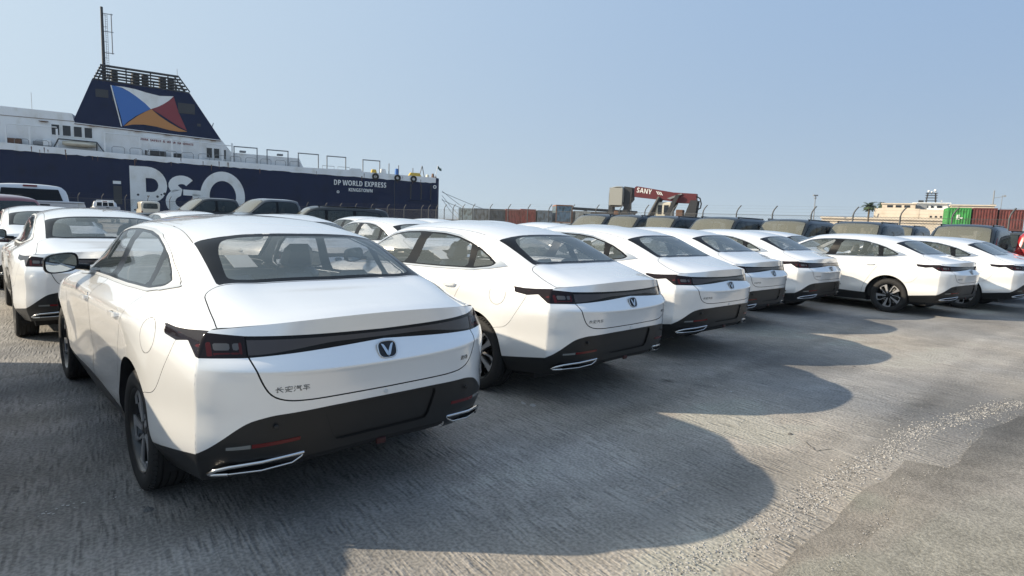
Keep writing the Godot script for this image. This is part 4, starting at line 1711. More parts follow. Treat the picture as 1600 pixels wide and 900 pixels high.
# the saloons, parked bumper to bumper in rows; the first of them is built, the others are copies
func make_sedans() -> void:
	var proto := make_sedan()
	var front := "white sedans in the front row"
	var rear := "white sedans packed behind the front row"
	var spots := [
		[-2.278, -4.689, 43.53, "largest white sedan, nearest the camera, its bare rear bumper facing us", front],
		[-.639, -6.81, 44.6, "second white sedan of the front row, just right of the nearest one", front],
		[.938, -8.713, 42.85, "third white sedan of the front row, middle of the photo", front],
		[2.387, -10.857, 42.28, "fourth white sedan of the front row, its rear half hidden by the third", front],
		[4.199, -12.55, 40.35, "fifth white sedan of the front row, last before the wide gap", front],
		[7.164, -13.034, 36.0, "white sedan right of the gap, whole side and one rear wheel in view", front],
		[9.26, -14.065, 39.6, "white sedan at the right edge, its tail cut off by the frame", front],
		[-4.57, -3.47, 43.5, "white sedan left of the nearest one, outside the frame, casting the shade bottom left", front],
		[10.75, -15.75, 40.0, "rearmost white sedan at the right edge, only roof and rear glass showing", front],
		[5.95, -15.4, 40.5, "white sedan set back in the gap, its rear glass below the dark suvs", rear],
		[-5.917, -8.297, 42.1, "white sedan at far left seen behind the black door mirror", rear],
		[-4.2, -10.45, 43.0, "white sedan whose roof just shows above the nearest car's roof", rear],
		[-2.70, -12.30, 43.0, "white sedan whose side windows show between the two nearest cars", rear],
		[-1.2, -14.5, 42.5, "white sedan roof directly behind the second car of the front row", rear],
		[.6, -16.2, 42.0, "white sedan roof directly behind the third car of the front row", rear],
		[2.35, -18.4, 42.0, "white sedan roof farthest right in the second row", rear],
		[-9.5, -12.0, 43.0, "white sedan at far left below the white pickup", rear],
		[-7.85, -14.1, 43.0, "white sedan whose roof shows in front of the two dark pickups", rear],
		[-6.2, -16.1, 43.0, "white sedan roof below the black suv left of centre", rear],
		[-4.7, -18.2, 43.0, "white sedan roof just right of the black suv, under the ship's name", rear],
		[-3.0, -20.1, 43.0, "white sedan roof in the back row under the ship's stern", rear],
		[-1.1, -22.0, 43.0, "white sedan roof in the back row under the white and grey containers", rear],
		[.9, -23.8, 43.0, "white sedan roof in the back row under the red containers", rear],
	]
	for i in spots.size():
		var q: Array = spots[i]
		var at := Vector3(q[0], 0, q[1])
		if i == 0:
			proto.position = at
			proto.rotation.y = deg_to_rad(q[2])
			proto.set_meta("label", q[3])
			proto.set_meta("group", q[4])
		else:
			dup(proto, q[3], at, deg_to_rad(q[2]), q[4])

func repaint(o: Node, from: Material, to: Material) -> void:
	if o is MeshInstance3D and o.material_override == from:
		o.material_override = to
	for c in o.get_children():
		repaint(c, from, to)

# ---------------------------------------------------------------- suvs and pickups
# a tall vehicle from rows of (x by z, y by z); the last row is the middle line
func make_tall(called: String, label: String, category: String, rows: Array, z0: float, z1: float, dlo: Array, splits: Array, ws: Array, axle: Array, paint: Material, pane: Material) -> Node3D:
	var car := thing(called, label, category)
	var full := []
	for i in rows.size():
		full.append([z0, z1, rows[i][0], rows[i][1]])
	var zs := PackedFloat32Array()
	for i in 111:
		zs.append(lerpf(z0, z1, i / 110.0))
	var grid := body_rows(full, zs, func(_z): return 1.0, 4)
	for line in grid:
		for k in line.size():
			line[k].z = line[0].z
	var S := sheet(grid, Vector3(0, .9, 0))
	for e in 2:
		var line: PackedVector3Array = grid[0] if e == 0 else grid[grid.size() - 1]
		var cap := []
		for p in line:
			var row := PackedVector3Array()
			for j in 9:
				var f := 1.0 - j / 8.0
				row.append(Vector3(p.x * f, p.y, p.z + (-.10 if e == 0 else .07) * (1.0 - f * f)))
			cap.append(row)
		S.add(sheet(cap, Vector3(0, .9, 0)))
	for wz in axle:
		var g := PackedFloat32Array()
		g.resize(S.v.size())
		for i in S.v.size():
			g[i] = Vector2(S.v[i].z - wz, S.v[i].y - .40).length() - .46 if S.v[i].x > .5 else 1.0
		S = S.cut(g)[1]
	var both := func(nm: String, s: Soup, m: Material) -> MeshInstance3D:
		var w := Soup.new()
		w.add(s)
		w.add(s.mirrored())
		return part(nm, w.mesh(), m, car)
	var poly := rounded(pv(dlo), .05, 3)
	var g := S.sd(poly, "zy")
	for i in g.size():
		if S.v[i].x < .45:
			g[i] = maxf(g[i], .3)
	var two := S.cut(g)
	S = two[1]
	var dl: Soup = two[0]
	for k in splits.size() + 1:
		var lo: float = -9.0 if k == 0 else splits[k - 1] + .05
		var hi: float = 9.0 if k == splits.size() else splits[k] - .05
		var gp := shifted(dl.sd(poly, "zy"), .02)
		for i in gp.size():
			gp[i] = maxf(gp[i], maxf(lo - dl.v[i].z, dl.v[i].z - hi))
		two = dl.cut(gp)
		dl = two[1]
		part("side_window", two[0].mirrored().mesh(), pane, car)
		part("side_window", two[0].mesh(), pane, car)
	both.call("window_frame", dl, mats.gloss_black)
	# windscreen (seen from above) and rear window (seen from behind)
	var wsp := rounded(pv(ws[0]), .04, 2)
	g = S.sd(wsp, "xz")
	for i in g.size():
		if S.v[i].y < ws[1] or S.v[i].z > ws[2]:
			g[i] = 1.0
	two = S.cut(g)
	S = two[1]
	two = two[0].cut(shifted(two[0].sd(wsp, "xz"), .025))
	both.call("windscreen", two[0], mats.screen_glass)
	both.call("windscreen_border", two[1], mats.gloss_black)
	if ws.size() > 3:
		var rwp := rounded(pv(ws[3]), .05, 3)
		g = S.sd(rwp, "xy")
		for i in g.size():
			if S.v[i].z < ws[4]:
				g[i] = 1.0
		two = S.cut(g)
		S = two[1]
		both.call("rear_window", two[0], mats.dark_glass)
	both.call("body", S, paint)
	# cabin, floor, wheels, mirrors, lamps
	var b := Soup.new()
	b.box(Vector3(0, .46, 0), Vector3(1.6, .2, z1 - z0 - .4))
	part("underbody", b.mesh(), mats.black_rough, car)
	for sg in [-1.0, 1.0]:
		var st := Soup.new()
		st.hexa(Vector3(sg * .4, 1.18, ws[2] + .75), Vector3(.5, .7, .16), Vector3(.42, .7, .12), Basis(Vector3.RIGHT, .2), .05)
		st.hexa(Vector3(sg * .4, 1.60, ws[2] + .86), Vector3(.27, .18, .1), Vector3(.24, .18, .08), Basis(Vector3.RIGHT, .2), .04)
		part("seat", st.mesh(), mats.seat_cream, car)
		var mi := Soup.new()
		mi.hexa(Vector3(sg * 1.08, 1.24, ws[2] - .42), Vector3(.2, .2, .12), Vector3(.2, .2, .1), Basis.IDENTITY, .05)
		mi.bar(Vector3(sg * .88, 1.2, ws[2] - .40), Vector3(sg * 1.0, 1.22, ws[2] - .42), .03)
		part("door_mirror", mi.mesh(), mats.gloss_black, car)
		var hl := Soup.new()
		hl.box(Vector3(sg * .68, .94, z0 - .02), Vector3(.26, .11, .12), Basis(Vector3.UP, sg * -.12), .03)
		part("headlamp", hl.mesh(), mats.clear_lens, car)
		var tl := Soup.new()
		tl.box(Vector3(sg * .84, 1.0, z1 + .005), Vector3(.16, .34, .08), Basis.IDENTITY, .03)
		part("tail_lamp", tl.mesh(), mats.red_lens, car)
	var gr := Soup.new()
	gr.box(Vector3(0, .84, z0 - .085), Vector3(.80, .26, .05), Basis.IDENTITY, .02)
	part("grille", gr.mesh(), mats.black_rough, car)
	var ds := Soup.new()
	ds.box(Vector3(0, 1.10, ws[2] - .25), Vector3(1.5, .16, .5), Basis.IDENTITY, .05)
	part("dashboard", ds.mesh(), mats.cabin_dark, car)
	for wz in axle:
		for sg in [-1.0, 1.0]:
			var w := Node3D.new()
			w.name = "wheel" if not car.has_node("wheel") else "wheel_%03d" % _count(car, "wheel")
			car.add_child(w, true)
			w.position = Vector3(sg * .84, .40, wz)
			w.scale = Vector3(1.2, 1.23, 1.23)
			if sg < 0:
				w.rotation.y = PI
			part("tyre", mats.wheel_meshes[0], mats.tyre, w)
			part("rim", mats.wheel_meshes[1], mats.rim_black, w)
			part("spokes", mats.wheel_meshes[2], mats.spoke, w)
			part("hub_cap", mats.wheel_meshes[3], mats.rim_black, w)
	return car

func make_other_vehicles() -> void:
	no_overshoot = true
	mats.screen_glass = glass(Color(.30, .30, .24), .38)
	mats.seat_cream = mat(Color(.42, .38, .28), .6)
	# ---- large dark suvs facing us
	var suv_rows := [
		[[-2.45, .84, -2.1, .88, 2.3, .88, 2.45, .82], [-2.45, .36, -2.0, .34, 2.1, .34, 2.45, .40]],
		[[-2.45, .90, -2.25, .95, -2.0, .965, 2.2, .965, 2.45, .88], [-2.45, .72, 2.45, .74]],
		[[-2.45, .90, -2.25, .945, -2.0, .96, 2.2, .96, 2.45, .87], [-2.45, 1.00, -1.2, 1.10, 2.45, 1.10]],
		[[-2.45, .86, -2.25, .90, -2.0, .92, -1.1, .93, 2.2, .90, 2.45, .82], [-2.45, 1.06, -1.1, 1.17, -.9, 1.19, 2.45, 1.22]],
		[[-2.45, .78, -2.2, .82, -1.15, .84, -.9, .84, -.30, .755, 0.0, .75, 2.1, .735, 2.36, .72, 2.45, .74], [-2.45, 1.08, -1.2, 1.18, -1.0, 1.21, -.30, 1.75, -.1, 1.81, .3, 1.835, 1.6, 1.83, 2.15, 1.79, 2.33, 1.70, 2.45, 1.30]],
		[[-3.0, 0.0, 3.0, 0.0], [-2.45, 1.10, -1.2, 1.21, -1.05, 1.25, -.36, 1.82, -.18, 1.875, .2, 1.90, 1.5, 1.90, 2.1, 1.86, 2.33, 1.74, 2.45, 1.32]],
	]
	var suv_dlo := [-.93, 1.235, -.36, 1.69, -.15, 1.755, 1.5, 1.76, 2.05, 1.68, 2.22, 1.30, 1.2, 1.26]
	var suv_ws := [[-.2, -1.06, 0, -1.06, .5, -1.04, .79, -.97, .715, -.40, .70, -.30, .4, -.32, 0, -.34, -.2, -.34], 1.19, -.30, [-.2, 1.72, .62, 1.70, .70, 1.28, -.2, 1.28], 2.2]
	var suv := make_tall("dark_suv", "dark grey suv facing us, third from the right of the suv row", "suv", suv_rows, -2.45, 2.45, suv_dlo, [.15, 1.12], suv_ws, [-1.5, 1.42], mats.paint_dark, mats.dark_glass)
	# roof bars and pale dusty roof skin
	for sg in [-1.0, 1.0]:
		var rb := Soup.new()
		rb.bar(Vector3(sg * .68, 1.88, -.1), Vector3(sg * .67, 1.87, 1.9), .018)
		for z in [-.05, .9, 1.85]:
			rb.bar(Vector3(sg * .68, 1.80, z), Vector3(sg * .68, 1.875, z), .02)
		part("roof_rail", rb.mesh(), mats.gloss_black, suv)
	var grp := "dark suvs parked facing us behind the sedans"
	var spots := [
		[11.9, -20.6, 134, "dark grey suv facing us, second from the right of the suv row"],
		[14.6, -19.3, 133, "dark grey suv facing us, rightmost large one beside the beige building"],
		[9.5, -20.7, 134, "dark grey suv facing us, third from the right, under the light mast"],
		[7.2, -20.9, 134, "dark grey suv facing us, fourth from the right, right of the reach stacker"],
		[5.75, -23.0, 133, "dark grey suv facing us, directly below the red reach stacker boom"],
		[4.5, -23.6, 133, "dark grey suv facing us, half hidden below the reach stacker's left leg"],
		[3.4, -24.4, 133, "dark grey suv facing us, leftmost of the suv row beside the white container"],
		[16.6, -26.0, 134, "dark suv farther back, its windscreen between the two rightmost large suvs"],
	]
	for i in spots.size():
		var q: Array = spots[i]
		if i == 0:
			suv.position = Vector3(q[0], 0, q[1])
			suv.rotation.y = deg_to_rad(q[2])
			suv.set_meta("label", q[3])
			suv.set_meta("group", grp)
		else:
			dup(suv, q[3], Vector3(q[0], 0, q[1]), deg_to_rad(q[2]), grp)
	var low := dup(suv, "low dark suv seen from behind at right, in front of the white van", Vector3(19.5, -.12, -23.5), deg_to_rad(60), "")
	low.remove_meta("group")
	repaint(low, mats.paint_dark, mats.paint_slate)
	var black := dup(suv, "black suv left of centre under the ship's name, roof sloping to the right", Vector3(-7.0, -.10, -21.2), deg_to_rad(118), "")
	black.remove_meta("group")
	var red := dup(suv, "dark red suv cut by the left edge, in front of the white pickup", Vector3(-14.75, 0, -15.2), deg_to_rad(88), "")
	red.scale = Vector3.ONE * .92
	red.remove_meta("group")
	repaint(red, mats.paint_dark, mats.paint_red)
	var red2 := dup(suv, "bright red suv cut by the right edge", Vector3(18.1, -.1, -19.3), deg_to_rad(-55), "")
	red2.remove_meta("group")
	mats.paint_scarlet = mat(Color(.30, .012, .016), .3, 0.1, 1.0)
	repaint(red2, mats.paint_dark, mats.paint_scarlet)
	# ---- pickups
	var pk_rows := [
		[[-2.8, .84, -2.4, .90, 2.6, .90, 2.8, .86], [-2.8, .50, -2.2, .48, 2.8, .55]],
		[[-2.8, .88, -2.4, 1.0, 2.6, 1.0, 2.8, .97], [-2.8, .85, 2.8, .90]],
		[[-2.8, .86, -2.4, .99, 2.6, .99, 2.8, .96], [-2.8, 1.20, 2.8, 1.25]],
		[[-2.8, .82, -2.4, .93, -1.3, .96, 2.6, .96, 2.8, .94], [-2.8, 1.26, -1.3, 1.36, .9, 1.40, 2.8, 1.46]],
		[[-2.8, .74, -2.4, .84, -1.3, .88, -.45, .77, .6, .76, .95, .80, 1.05, .90, 2.6, .93, 2.8, .91], [-2.8, 1.28, -1.3, 1.39, -1.15, 1.42, -.45, 1.92, -.2, 1.97, .5, 1.97, .82, 1.93, 1.0, 1.44, 1.06, 1.42, 2.8, 1.50]],
		[[-3.0, 0.0, 3.0, 0.0], [-2.8, 1.30, -1.35, 1.42, -1.2, 1.46, -.5, 1.97, -.25, 2.03, .5, 2.03, .80, 1.99, 1.0, 1.40, 1.06, 1.30, 2.7, 1.30, 2.8, 1.50]],
	]
	var pk_dlo := [-1.05, 1.44, -.50, 1.86, -.2, 1.915, .55, 1.91, .74, 1.85, .80, 1.45]
	var pk_ws := [[-.2, -1.22, 0, -1.22, .5, -1.18, .84, -1.10, .74, -.52, .4, -.46, 0, -.48, -.2, -.48], 1.40, -.45]
	var pick := make_tall("white_pickup", "white pickup seen from behind at the left edge, below the blue hull", "pickup truck", pk_rows, -2.8, 2.8, pk_dlo, [-.05], pk_ws, [-1.85, 1.75], mats.paint_fleet, mats.dark_glass)
	pick.position = Vector3(-15.95, 0, -19.5)
	pick.scale = Vector3.ONE * 1.06
	pick.rotation.y = deg_to_rad(47)
	var rwin := Soup.new()
	rwin.hexa(Vector3(0, 1.71, .945), Vector3(1.50, .36, .02), Vector3(1.34, .36, .02), Basis(Vector3.RIGHT, -.36), .008)
	part("rear_window", rwin.mesh(), mats.gloss_black, pick)
	var stop := Soup.new()
	stop.box(Vector3(0, 1.965, .845), Vector3(.34, .05, .03), Basis(Vector3.RIGHT, -.3), .01)
	part("stop_lamp", stop.mesh(), mats.red_lens, pick)
	var tg := Soup.new()
	tg.box(Vector3(0, 1.22, 2.885), Vector3(1.56, .50, .03), Basis.IDENTITY, .012)
	tg.box(Vector3(0, 1.50, 2.84), Vector3(1.84, .045, .12), Basis.IDENTITY, .015)
	part("tailgate", tg.mesh(), mats.paint_silver, pick)
	var hd := Soup.new()
	hd.box(Vector3(0, 1.40, 2.905), Vector3(.24, .07, .02), Basis.IDENTITY, .008)
	part("tailgate_handle", hd.mesh(), mats.gloss_black, pick)
	var p1 := dup(pick, "dark pickup in front of the ship's ampersand, the farther of two", Vector3(-13.0, 0, -25.5), deg_to_rad(136), "dark pickups in front of the ship")
	p1.scale = Vector3.ONE
	repaint(p1, mats.paint_fleet, mats.paint_dark)
	repaint(p1, mats.paint_silver, mats.paint_dark)
	p1.name = numbered("dark_pickup")
	var p2 := dup(pick, "dark green grey pickup with pale windscreen, in front of the ship's letter o", Vector3(-9.6, 0, -23.3), deg_to_rad(136), "dark pickups in front of the ship")
	p2.scale = Vector3.ONE
	repaint(p2, mats.paint_fleet, mats.paint_slate)
	repaint(p2, mats.paint_silver, mats.paint_slate)
	p2.name = numbered("dark_pickup")
	var p3 := dup(pick, "small white pickup with ladder rack behind its cab, far left before the hull", Vector3(-38.5, 0, -56.0), deg_to_rad(40), "")
	p3.scale = Vector3.ONE
	p3.name = numbered("far_pickup")
	var rack := Soup.new()
	for x in [-.7, -.23, .23, .7]:
		rack.bar(Vector3(x, 1.45, 1.05), Vector3(x * .92, 2.06, 1.05), .03)
	rack.bar(Vector3(-.66, 2.06, 1.05), Vector3(.66, 2.06, 1.05), .03)
	part("ladder_rack", rack.mesh(), mats.paint, p3)
	# ---- a cream van far left, a white van far right
	var van_rows := [
		[[-2.5, .80, -2.2, .86, 2.4, .86, 2.5, .84], [-2.5, .42, 2.5, .42]],
		[[-2.5, .84, -2.2, .95, 2.4, .95, 2.5, .92], [-2.5, .80, 2.5, .8]],
		[[-2.5, .82, -2.2, .94, 2.4, .94, 2.5, .91], [-2.5, 1.12, 2.5, 1.15]],
		[[-2.5, .78, -2.2, .91, 2.4, .92, 2.5, .90], [-2.5, 1.18, -1.9, 1.30, 2.5, 1.30]],
		[[-2.5, .70, -2.2, .82, -1.5, .82, 2.4, .84, 2.5, .82], [-2.5, 1.20, -2.1, 1.36, -1.45, 2.05, -1.2, 2.18, 2.4, 2.2, 2.5, 2.12]],
		[[-3.0, 0.0, 3.0, 0.0], [-2.5, 1.22, -2.15, 1.38, -1.5, 2.12, -1.2, 2.27, 2.4, 2.29, 2.5, 2.2]],
	]
	var van := make_tall("cream_van", "cream van far away below the ship's letter p", "van", van_rows, -2.5, 2.5, [-2.0, 1.40, -1.5, 1.94, -1.2, 2.02, -.3, 2.02, -.3, 1.38], [-1.0], [[-.2, -2.14, 0, -2.14, .5, -2.12, .78, -2.04, .72, -1.52, .4, -1.50, 0, -1.51, -.2, -1.51], 1.33, -1.46, [-.2, 2.05, .68, 2.03, .74, 1.42, -.2, 1.42], 2.3], [-1.55, 1.5], mats.paint_cream, mats.dark_glass)
	van.position = Vector3(-43.0, 0, -70.0)
	van.rotation.y = deg_to_rad(38)
	var van2 := dup(van, "white van under the dark red containers at right", Vector3(37.2, .15, -48.5), deg_to_rad(-52), "")
	van2.name = numbered("white_van")
	repaint(van2, mats.paint_cream, mats.paint)

# ---------------------------------------------------------------- the ferry at the quay
# ship axes: x runs towards the stern along the side (0 at the stern), y up, z out of the side towards the quay
func text_mesh(s: String, height: float, depth: float, bold := true) -> Mesh:
	var f := SystemFont.new()
	f.font_names = PackedStringArray(["Droid Sans"])
	if bold:
		f.font_weight = 700
	var t := TextMesh.new()
	t.text = s
	t.font = f
	t.font_size = 64
	t.pixel_size = height / 47.0
	t.depth = depth
	t.horizontal_alignment = HORIZONTAL_ALIGNMENT_CENTER
	return t

func plate(pts: Array, z: float, depth: float) -> ArrayMesh:
	var s := Soup.new()
	s.slab(pv(pts), Vector3(0, 0, z), Vector3.RIGHT, UP, depth)
	return s.mesh()

func make_ship() -> void:
	var ship := thing("cargo_ferry", "navy blue and white cargo ferry moored along the quay behind the cars", "ship", Vector3(-13.4225, 0, -108), deg_to_rad(28.05))
	# hull: a long box with rounded stern corner and a faint flare
	var hs := []
	var outline := PackedVector2Array([Vector2(-110, -8), Vector2(-104, -3), Vector2(-96, -.6), Vector2(-88, 0), Vector2(-60, 0), Vector2(-30, 0), Vector2(-1.6, 0), Vector2(-.5, -.25), Vector2(0, -1.0), Vector2(0, -16), Vector2(-1, -17), Vector2(-88, -17), Vector2(-104, -14), Vector2(-110, -9)])
	for y in [-4.0, 0.0, 2.0, 5.0, 8.6]:
		var line := PackedVector3Array()
		for p in outline:
			line.append(Vector3(p.x, y, p.y))
		line.append(Vector3(outline[0].x, y, outline[0].y))
		hs.append(line)
	var hull := Soup.new()
	for i in hs.size() - 1:
		for j in hs[0].size() - 1:
			hull.quad(hs[i][j], hs[i][j + 1], hs[i + 1][j + 1], hs[i + 1][j])
	_orient(hull, Vector3(-50, 3, -8))
	var deck := Soup.new()
	deck.slab(outline, Vector3(0, 8.2, 0), Vector3.RIGHT, Vector3.BACK, .05)
	hull.add(deck)
	part("hull", hull.mesh(), mats.navy, ship)
	# white bulwark, standing a little proud, uneven at its lower edge
	var bw := [-62, 9.42, -46.9, 9.0, -30, 8.95, -23, 8.85, -16.3, 8.95, -16.0, 9.25, -14.4, 9.25, -14.1, 8.8, -1.0, 8.63, -1.0, 7.72]
	var nz := RandomNumberGenerator.new()
	nz.seed = 4
	var x := -1.5
	while x > -61.0:
		var yb := 7.66 + (-x - 1.0) * .0135
		bw.append_array([x, yb + nz.randf_range(-.07, .07), x - .5, yb + nz.randf_range(-.05, .05)])
		x -= 1.4
	bw.append_array([-62, 8.46])
	part("bulwark", plate(bw, .0, .09), mats.hull_white, ship)
	var bw2 := Soup.new()
	bw2.box(Vector3(-75, 8.95, -.2), Vector3(26, .95, .3))
	part("forward_bulwark", bw2.mesh(), mats.hull_white, ship)
	# deck houses
	var low := Soup.new()
	low.slab(pv([-33.9, 8.3, -23.2, 8.3, -24.1, 10.28, -33.9, 10.40]), Vector3(0, 0, -5.0), Vector3.RIGHT, UP, 4.2)
	part("aft_deck_house", low.mesh(), mats.hull_white, ship)
	var sup := Soup.new()
	sup.slab(pv([-80, 8.3, -33.0, 8.3, -33.9, 10.4, -35.3, 12.22, -53.6, 12.92, -53.85, 14.12, -80, 14.5]), Vector3(0, 0, -12.0), Vector3.RIGHT, UP, 10.6)
	var house := part("superstructure", sup.mesh(), mats.hull_white, ship)
	var seam := Soup.new()
	seam.box(Vector3(-66.8, 13.05, -1.38), Vector3(26.4, .06, .05))
	seam.box(Vector3(-44.5, 12.40, -1.36), Vector3(18.2, .10, .10), Basis(Vector3.BACK, -.038))
	part("rubbing_strake", seam.mesh(), mats.rust, house)
	for q in [[-57.0, 12.66], [-51.6, 12.62], [-46.2, 12.42], [-42.4, 12.26], [-38.6, 12.12], [-36.4, 12.0]]:
		var lampb := Soup.new()
		lampb.hexa(Vector3(q[0], q[1], -1.2), Vector3(.5, .12, .3), Vector3(1.1, .14, .36))
		part("lamp_bracket", lampb.mesh(), mats.rust, house)
	# windows of the superstructure
	for q in [[-55.75, 11.72, .95, 1.46], [-54.5, 11.69, .98, 1.46], [-53.25, 11.66, .98, 1.46], [-52.05, 11.63, .95, 1.46], [-37.0, 10.15, .82, 1.55], [-36.0, 10.12, .82, 1.55], [-34.85, 10.05, .35, 1.5]]:
		var s := Soup.new()
		s.box(Vector3(q[0], q[1], -1.385), Vector3(q[2], q[3], .07), Basis.IDENTITY, .02)
		var w := part("window", s.mesh(), mats.window_dark, house)
		var fr := Soup.new()
		for e in [[0.0, .5], [0.0, -.5]]:
			fr.box(Vector3(q[0], q[1] + e[1] * q[3], -1.35), Vector3(q[2] + .16, .09, .06))
		for e in [-.5, .5]:
			fr.box(Vector3(q[0] + e * q[2], q[1], -1.352), Vector3(.09, q[3] - .09, .06))
		part("frame", fr.mesh(), mats.hull_white, w)
	var red := part("safety_lettering", text_mesh("WORK  SAFELY  &  WEAR  HARDHATS", .30, .02), mats.flag_red, house)
	red.position = Vector3(-42.6, 11.28, -1.37)
	red.rotation.z = -.035
	# ---- funnel casing with its flag
	var fun := Soup.new()
	var f0 := [[-53.9, 12.9], [-35.3, 12.2], [-39.4, 18.75], [-51.45, 19.22]]
	var zf := -1.75
	var zb := -10.0
	var F := []
	for q in f0:
		F.append([Vector3(q[0], q[1], zf - (q[1] - 12.0) * .06), Vector3(q[0], q[1], zb + (q[1] - 12.0) * .06)])
	for e in 2:
		fun.quad(F[0][e], F[1][e], F[2][e], F[3][e])
	for i in 4:
		var j := (i + 1) % 4
		fun.quad(F[i][0], F[j][0], F[j][1], F[i][1])
	_orient(fun, Vector3(-45, 15.5, -6))
	var funnel := part("funnel_casing", fun.mesh(), mats.navy, ship)
	var stepb := Soup.new()
	stepb.box(Vector3(-54.15, 13.5, -2.2), Vector3(.5, 1.2, .9), Basis.IDENTITY, .04)
	part("funnel_step", stepb.mesh(), mats.navy, funnel)
	# darker vents let into the casing
	for q in [[-50.35, 17.35, 1.5, 1.1], [-48.2, 17.2, 1.9, 1.4], [-39.9, 16.45, 2.2, 1.5], [-48.0, 15.2, .7, .4], [-38.3, 14.2, .5, .4]]:
		var s := Soup.new()
		s.box(Vector3(q[0], q[1], zf - (q[1] - 12.0) * .06 + (.0 if q[0] < -48.1 and q[1] > 16.0 and q[0] > -49.0 else .02)), Vector3(q[2], q[3], .06), Basis(Vector3.RIGHT, -.06))
		part("vent", s.mesh(), mats.steel_dark, funnel)
	var BL := Vector2(-48.05, 12.98)
	var TL := Vector2(-49.15, 18.62)
	var quarters := [
		["flag_white", mats.letter_white, pv([-48.78, 18.6, -47.63, 18.6, -46.28, 18.45, -44.91, 18.13, -43.31, 17.88, -41.54, 18.04, -42.11, 17.39, -42.94, 16.65, -43.77, 16.16, -44.48, 15.85, -45.16, 16.57, -46.12, 17.35, -47.07, 18.01, -47.92, 18.45])],
		["flag_blue", mats.flag_blue, pv([-49.18, 18.62, -48.4, 18.57, -47.07, 18.01, -46.12, 17.35, -45.16, 16.57, -44.48, 15.85, -45.39, 15.29, -46.4, 14.61, -47.41, 13.71, -47.97, 13.04, -48.25, 14.63, -48.67, 16.36])],
		["flag_orange", mats.orange, pv([-47.87, 13.05, -47.21, 13.73, -46.2, 14.63, -45.19, 15.38, -44.42, 15.86, -43.4, 14.95, -42.19, 14.15, -40.97, 13.47, -39.89, 13.06, -40.98, 12.95, -42.22, 13.06, -43.85, 13.4, -45.45, 13.53, -46.83, 13.39])],
		["flag_red", mats.flag_red, pv([-44.42, 15.86, -43.56, 16.3, -42.73, 16.86, -42.0, 17.45, -41.54, 18.04, -41.29, 17.03, -40.91, 15.69, -40.42, 14.46, -39.93, 13.22, -40.96, 13.7, -42.18, 14.5, -43.39, 15.29])],
	]
	for q in quarters:
		var s := Soup.new()
		s.slab(q[2], Vector3(0, 12.0, zf), Vector3.RIGHT, Vector3(0, 1, -.06), .05)
		for i in s.v.size():
			s.v[i].y -= 12.0
			s.v[i].z += .06 * 12.0
		part(q[0], s.mesh(), q[1], funnel)
	var edge := Soup.new()
	edge.bar(Vector3(BL.x - .1, BL.y, zf - .06 + .06), Vector3(TL.x - .1, TL.y, zf - .40 + .06), .08, 6)
	part("flag_edge", edge.mesh(), mats.letter_white, funnel)
	# ---- open grid on top of the casing
	for side in 2:
		var z0: float = -2.25 if side == 0 else -9.5
		var gr := Soup.new()
		for k in 6:
			var t := k / 5.0
			var a := Vector3(lerpf(-51.4, -50.45, t), lerpf(19.25, 21.25, t), z0)
			var b := Vector3(lerpf(-39.45, -40.9, t), lerpf(18.80, 20.98, t), z0)
			gr.bar(a, b, .13 if k < 5 else .17, 6)
		for q in [-50.2, -47.4, -44.4, -42.2, -41.3]:
			gr.bar(Vector3(q, 18.9, z0), Vector3(q, 21.1, z0), .09, 6)
		for q in [[-51.4, -50.4], [-50.9, -50.0], [-39.4, -40.9], [-40.0, -41.5]]:
			gr.bar(Vector3(q[0], 18.95, z0), Vector3(q[1], 21.1, z0), .10, 6)
		part("funnel_grid", gr.mesh(), mats.steel_dark, funnel)
	for q in [[-49.0, .45], [-46.4, .52], [-45.2, .45], [-43.0, .5], [-41.9, .45]]:
		var s := Soup.new()
		s.bar(Vector3(q[0], 18.6, -4.0), Vector3(q[0], 20.95, -4.0), q[1], 16)
		part("exhaust_pipe", s.mesh(), mats.steel_dark, funnel)
	# ---- mast with ladder and whip aerials
	var ms := Soup.new()
	ms.bar(Vector3(-50.05, 19.0, -2.6), Vector3(-50.05, 29.25, -2.6), .24, 10, .17)
	var mast := part("mast", ms.mesh(), mats.steel_dark, ship)
	var ld := Soup.new()
	for e in [-.12, .12]:
		ld.bar(Vector3(-49.55 + e, 19.4, -2.6), Vector3(-49.55 + e, 28.4, -2.6), .028, 5)
	for k in 28:
		ld.bar(Vector3(-49.67, 19.6 + k * .31, -2.6), Vector3(-49.43, 19.6 + k * .31, -2.6), .025, 4)
	for y in [20.6, 22.4, 24.6, 26.6, 28.2]:
		ld.bar(Vector3(-50.05, y, -2.6), Vector3(-49.5, y, -2.6), .035, 5)
	part("ladder", ld.mesh(), mats.steel_grey, mast)
	var ae := Soup.new()
	ae.bar(Vector3(-48.95, 23.0, -2.6), Vector3(-48.95, 28.5, -2.6), .07, 6)
	for y in [23.1, 26.0, 28.4]:
		ae.bar(Vector3(-50.0, y, -2.6), Vector3(-48.75, y, -2.6), .055, 5)
	part("aerial", ae.mesh(), mats.steel_grey, mast)
	var wh := Soup.new()
	wh.bar(Vector3(-41.0, 20.9, -2.4), Vector3(-41.0, 22.1, -2.4), .03, 4)
	var wh2 := Soup.new()
	wh2.bar(Vector3(-58.5, 14.2, -3.0), Vector3(-58.5, 16.6, -3.0), .025, 4)
	part("whip_aerial", wh2.mesh(), mats.steel_grey, house)
	var wh3 := Soup.new()
	wh3.bar(Vector3(-36.6, 14.0, -3.4), Vector3(-36.3, 14.9, -3.4), .06, 4)
	part("floodlight", wh3.mesh(), mats.steel_grey, funnel)
	part("whip_aerial", wh.mesh(), mats.steel_grey, mast)
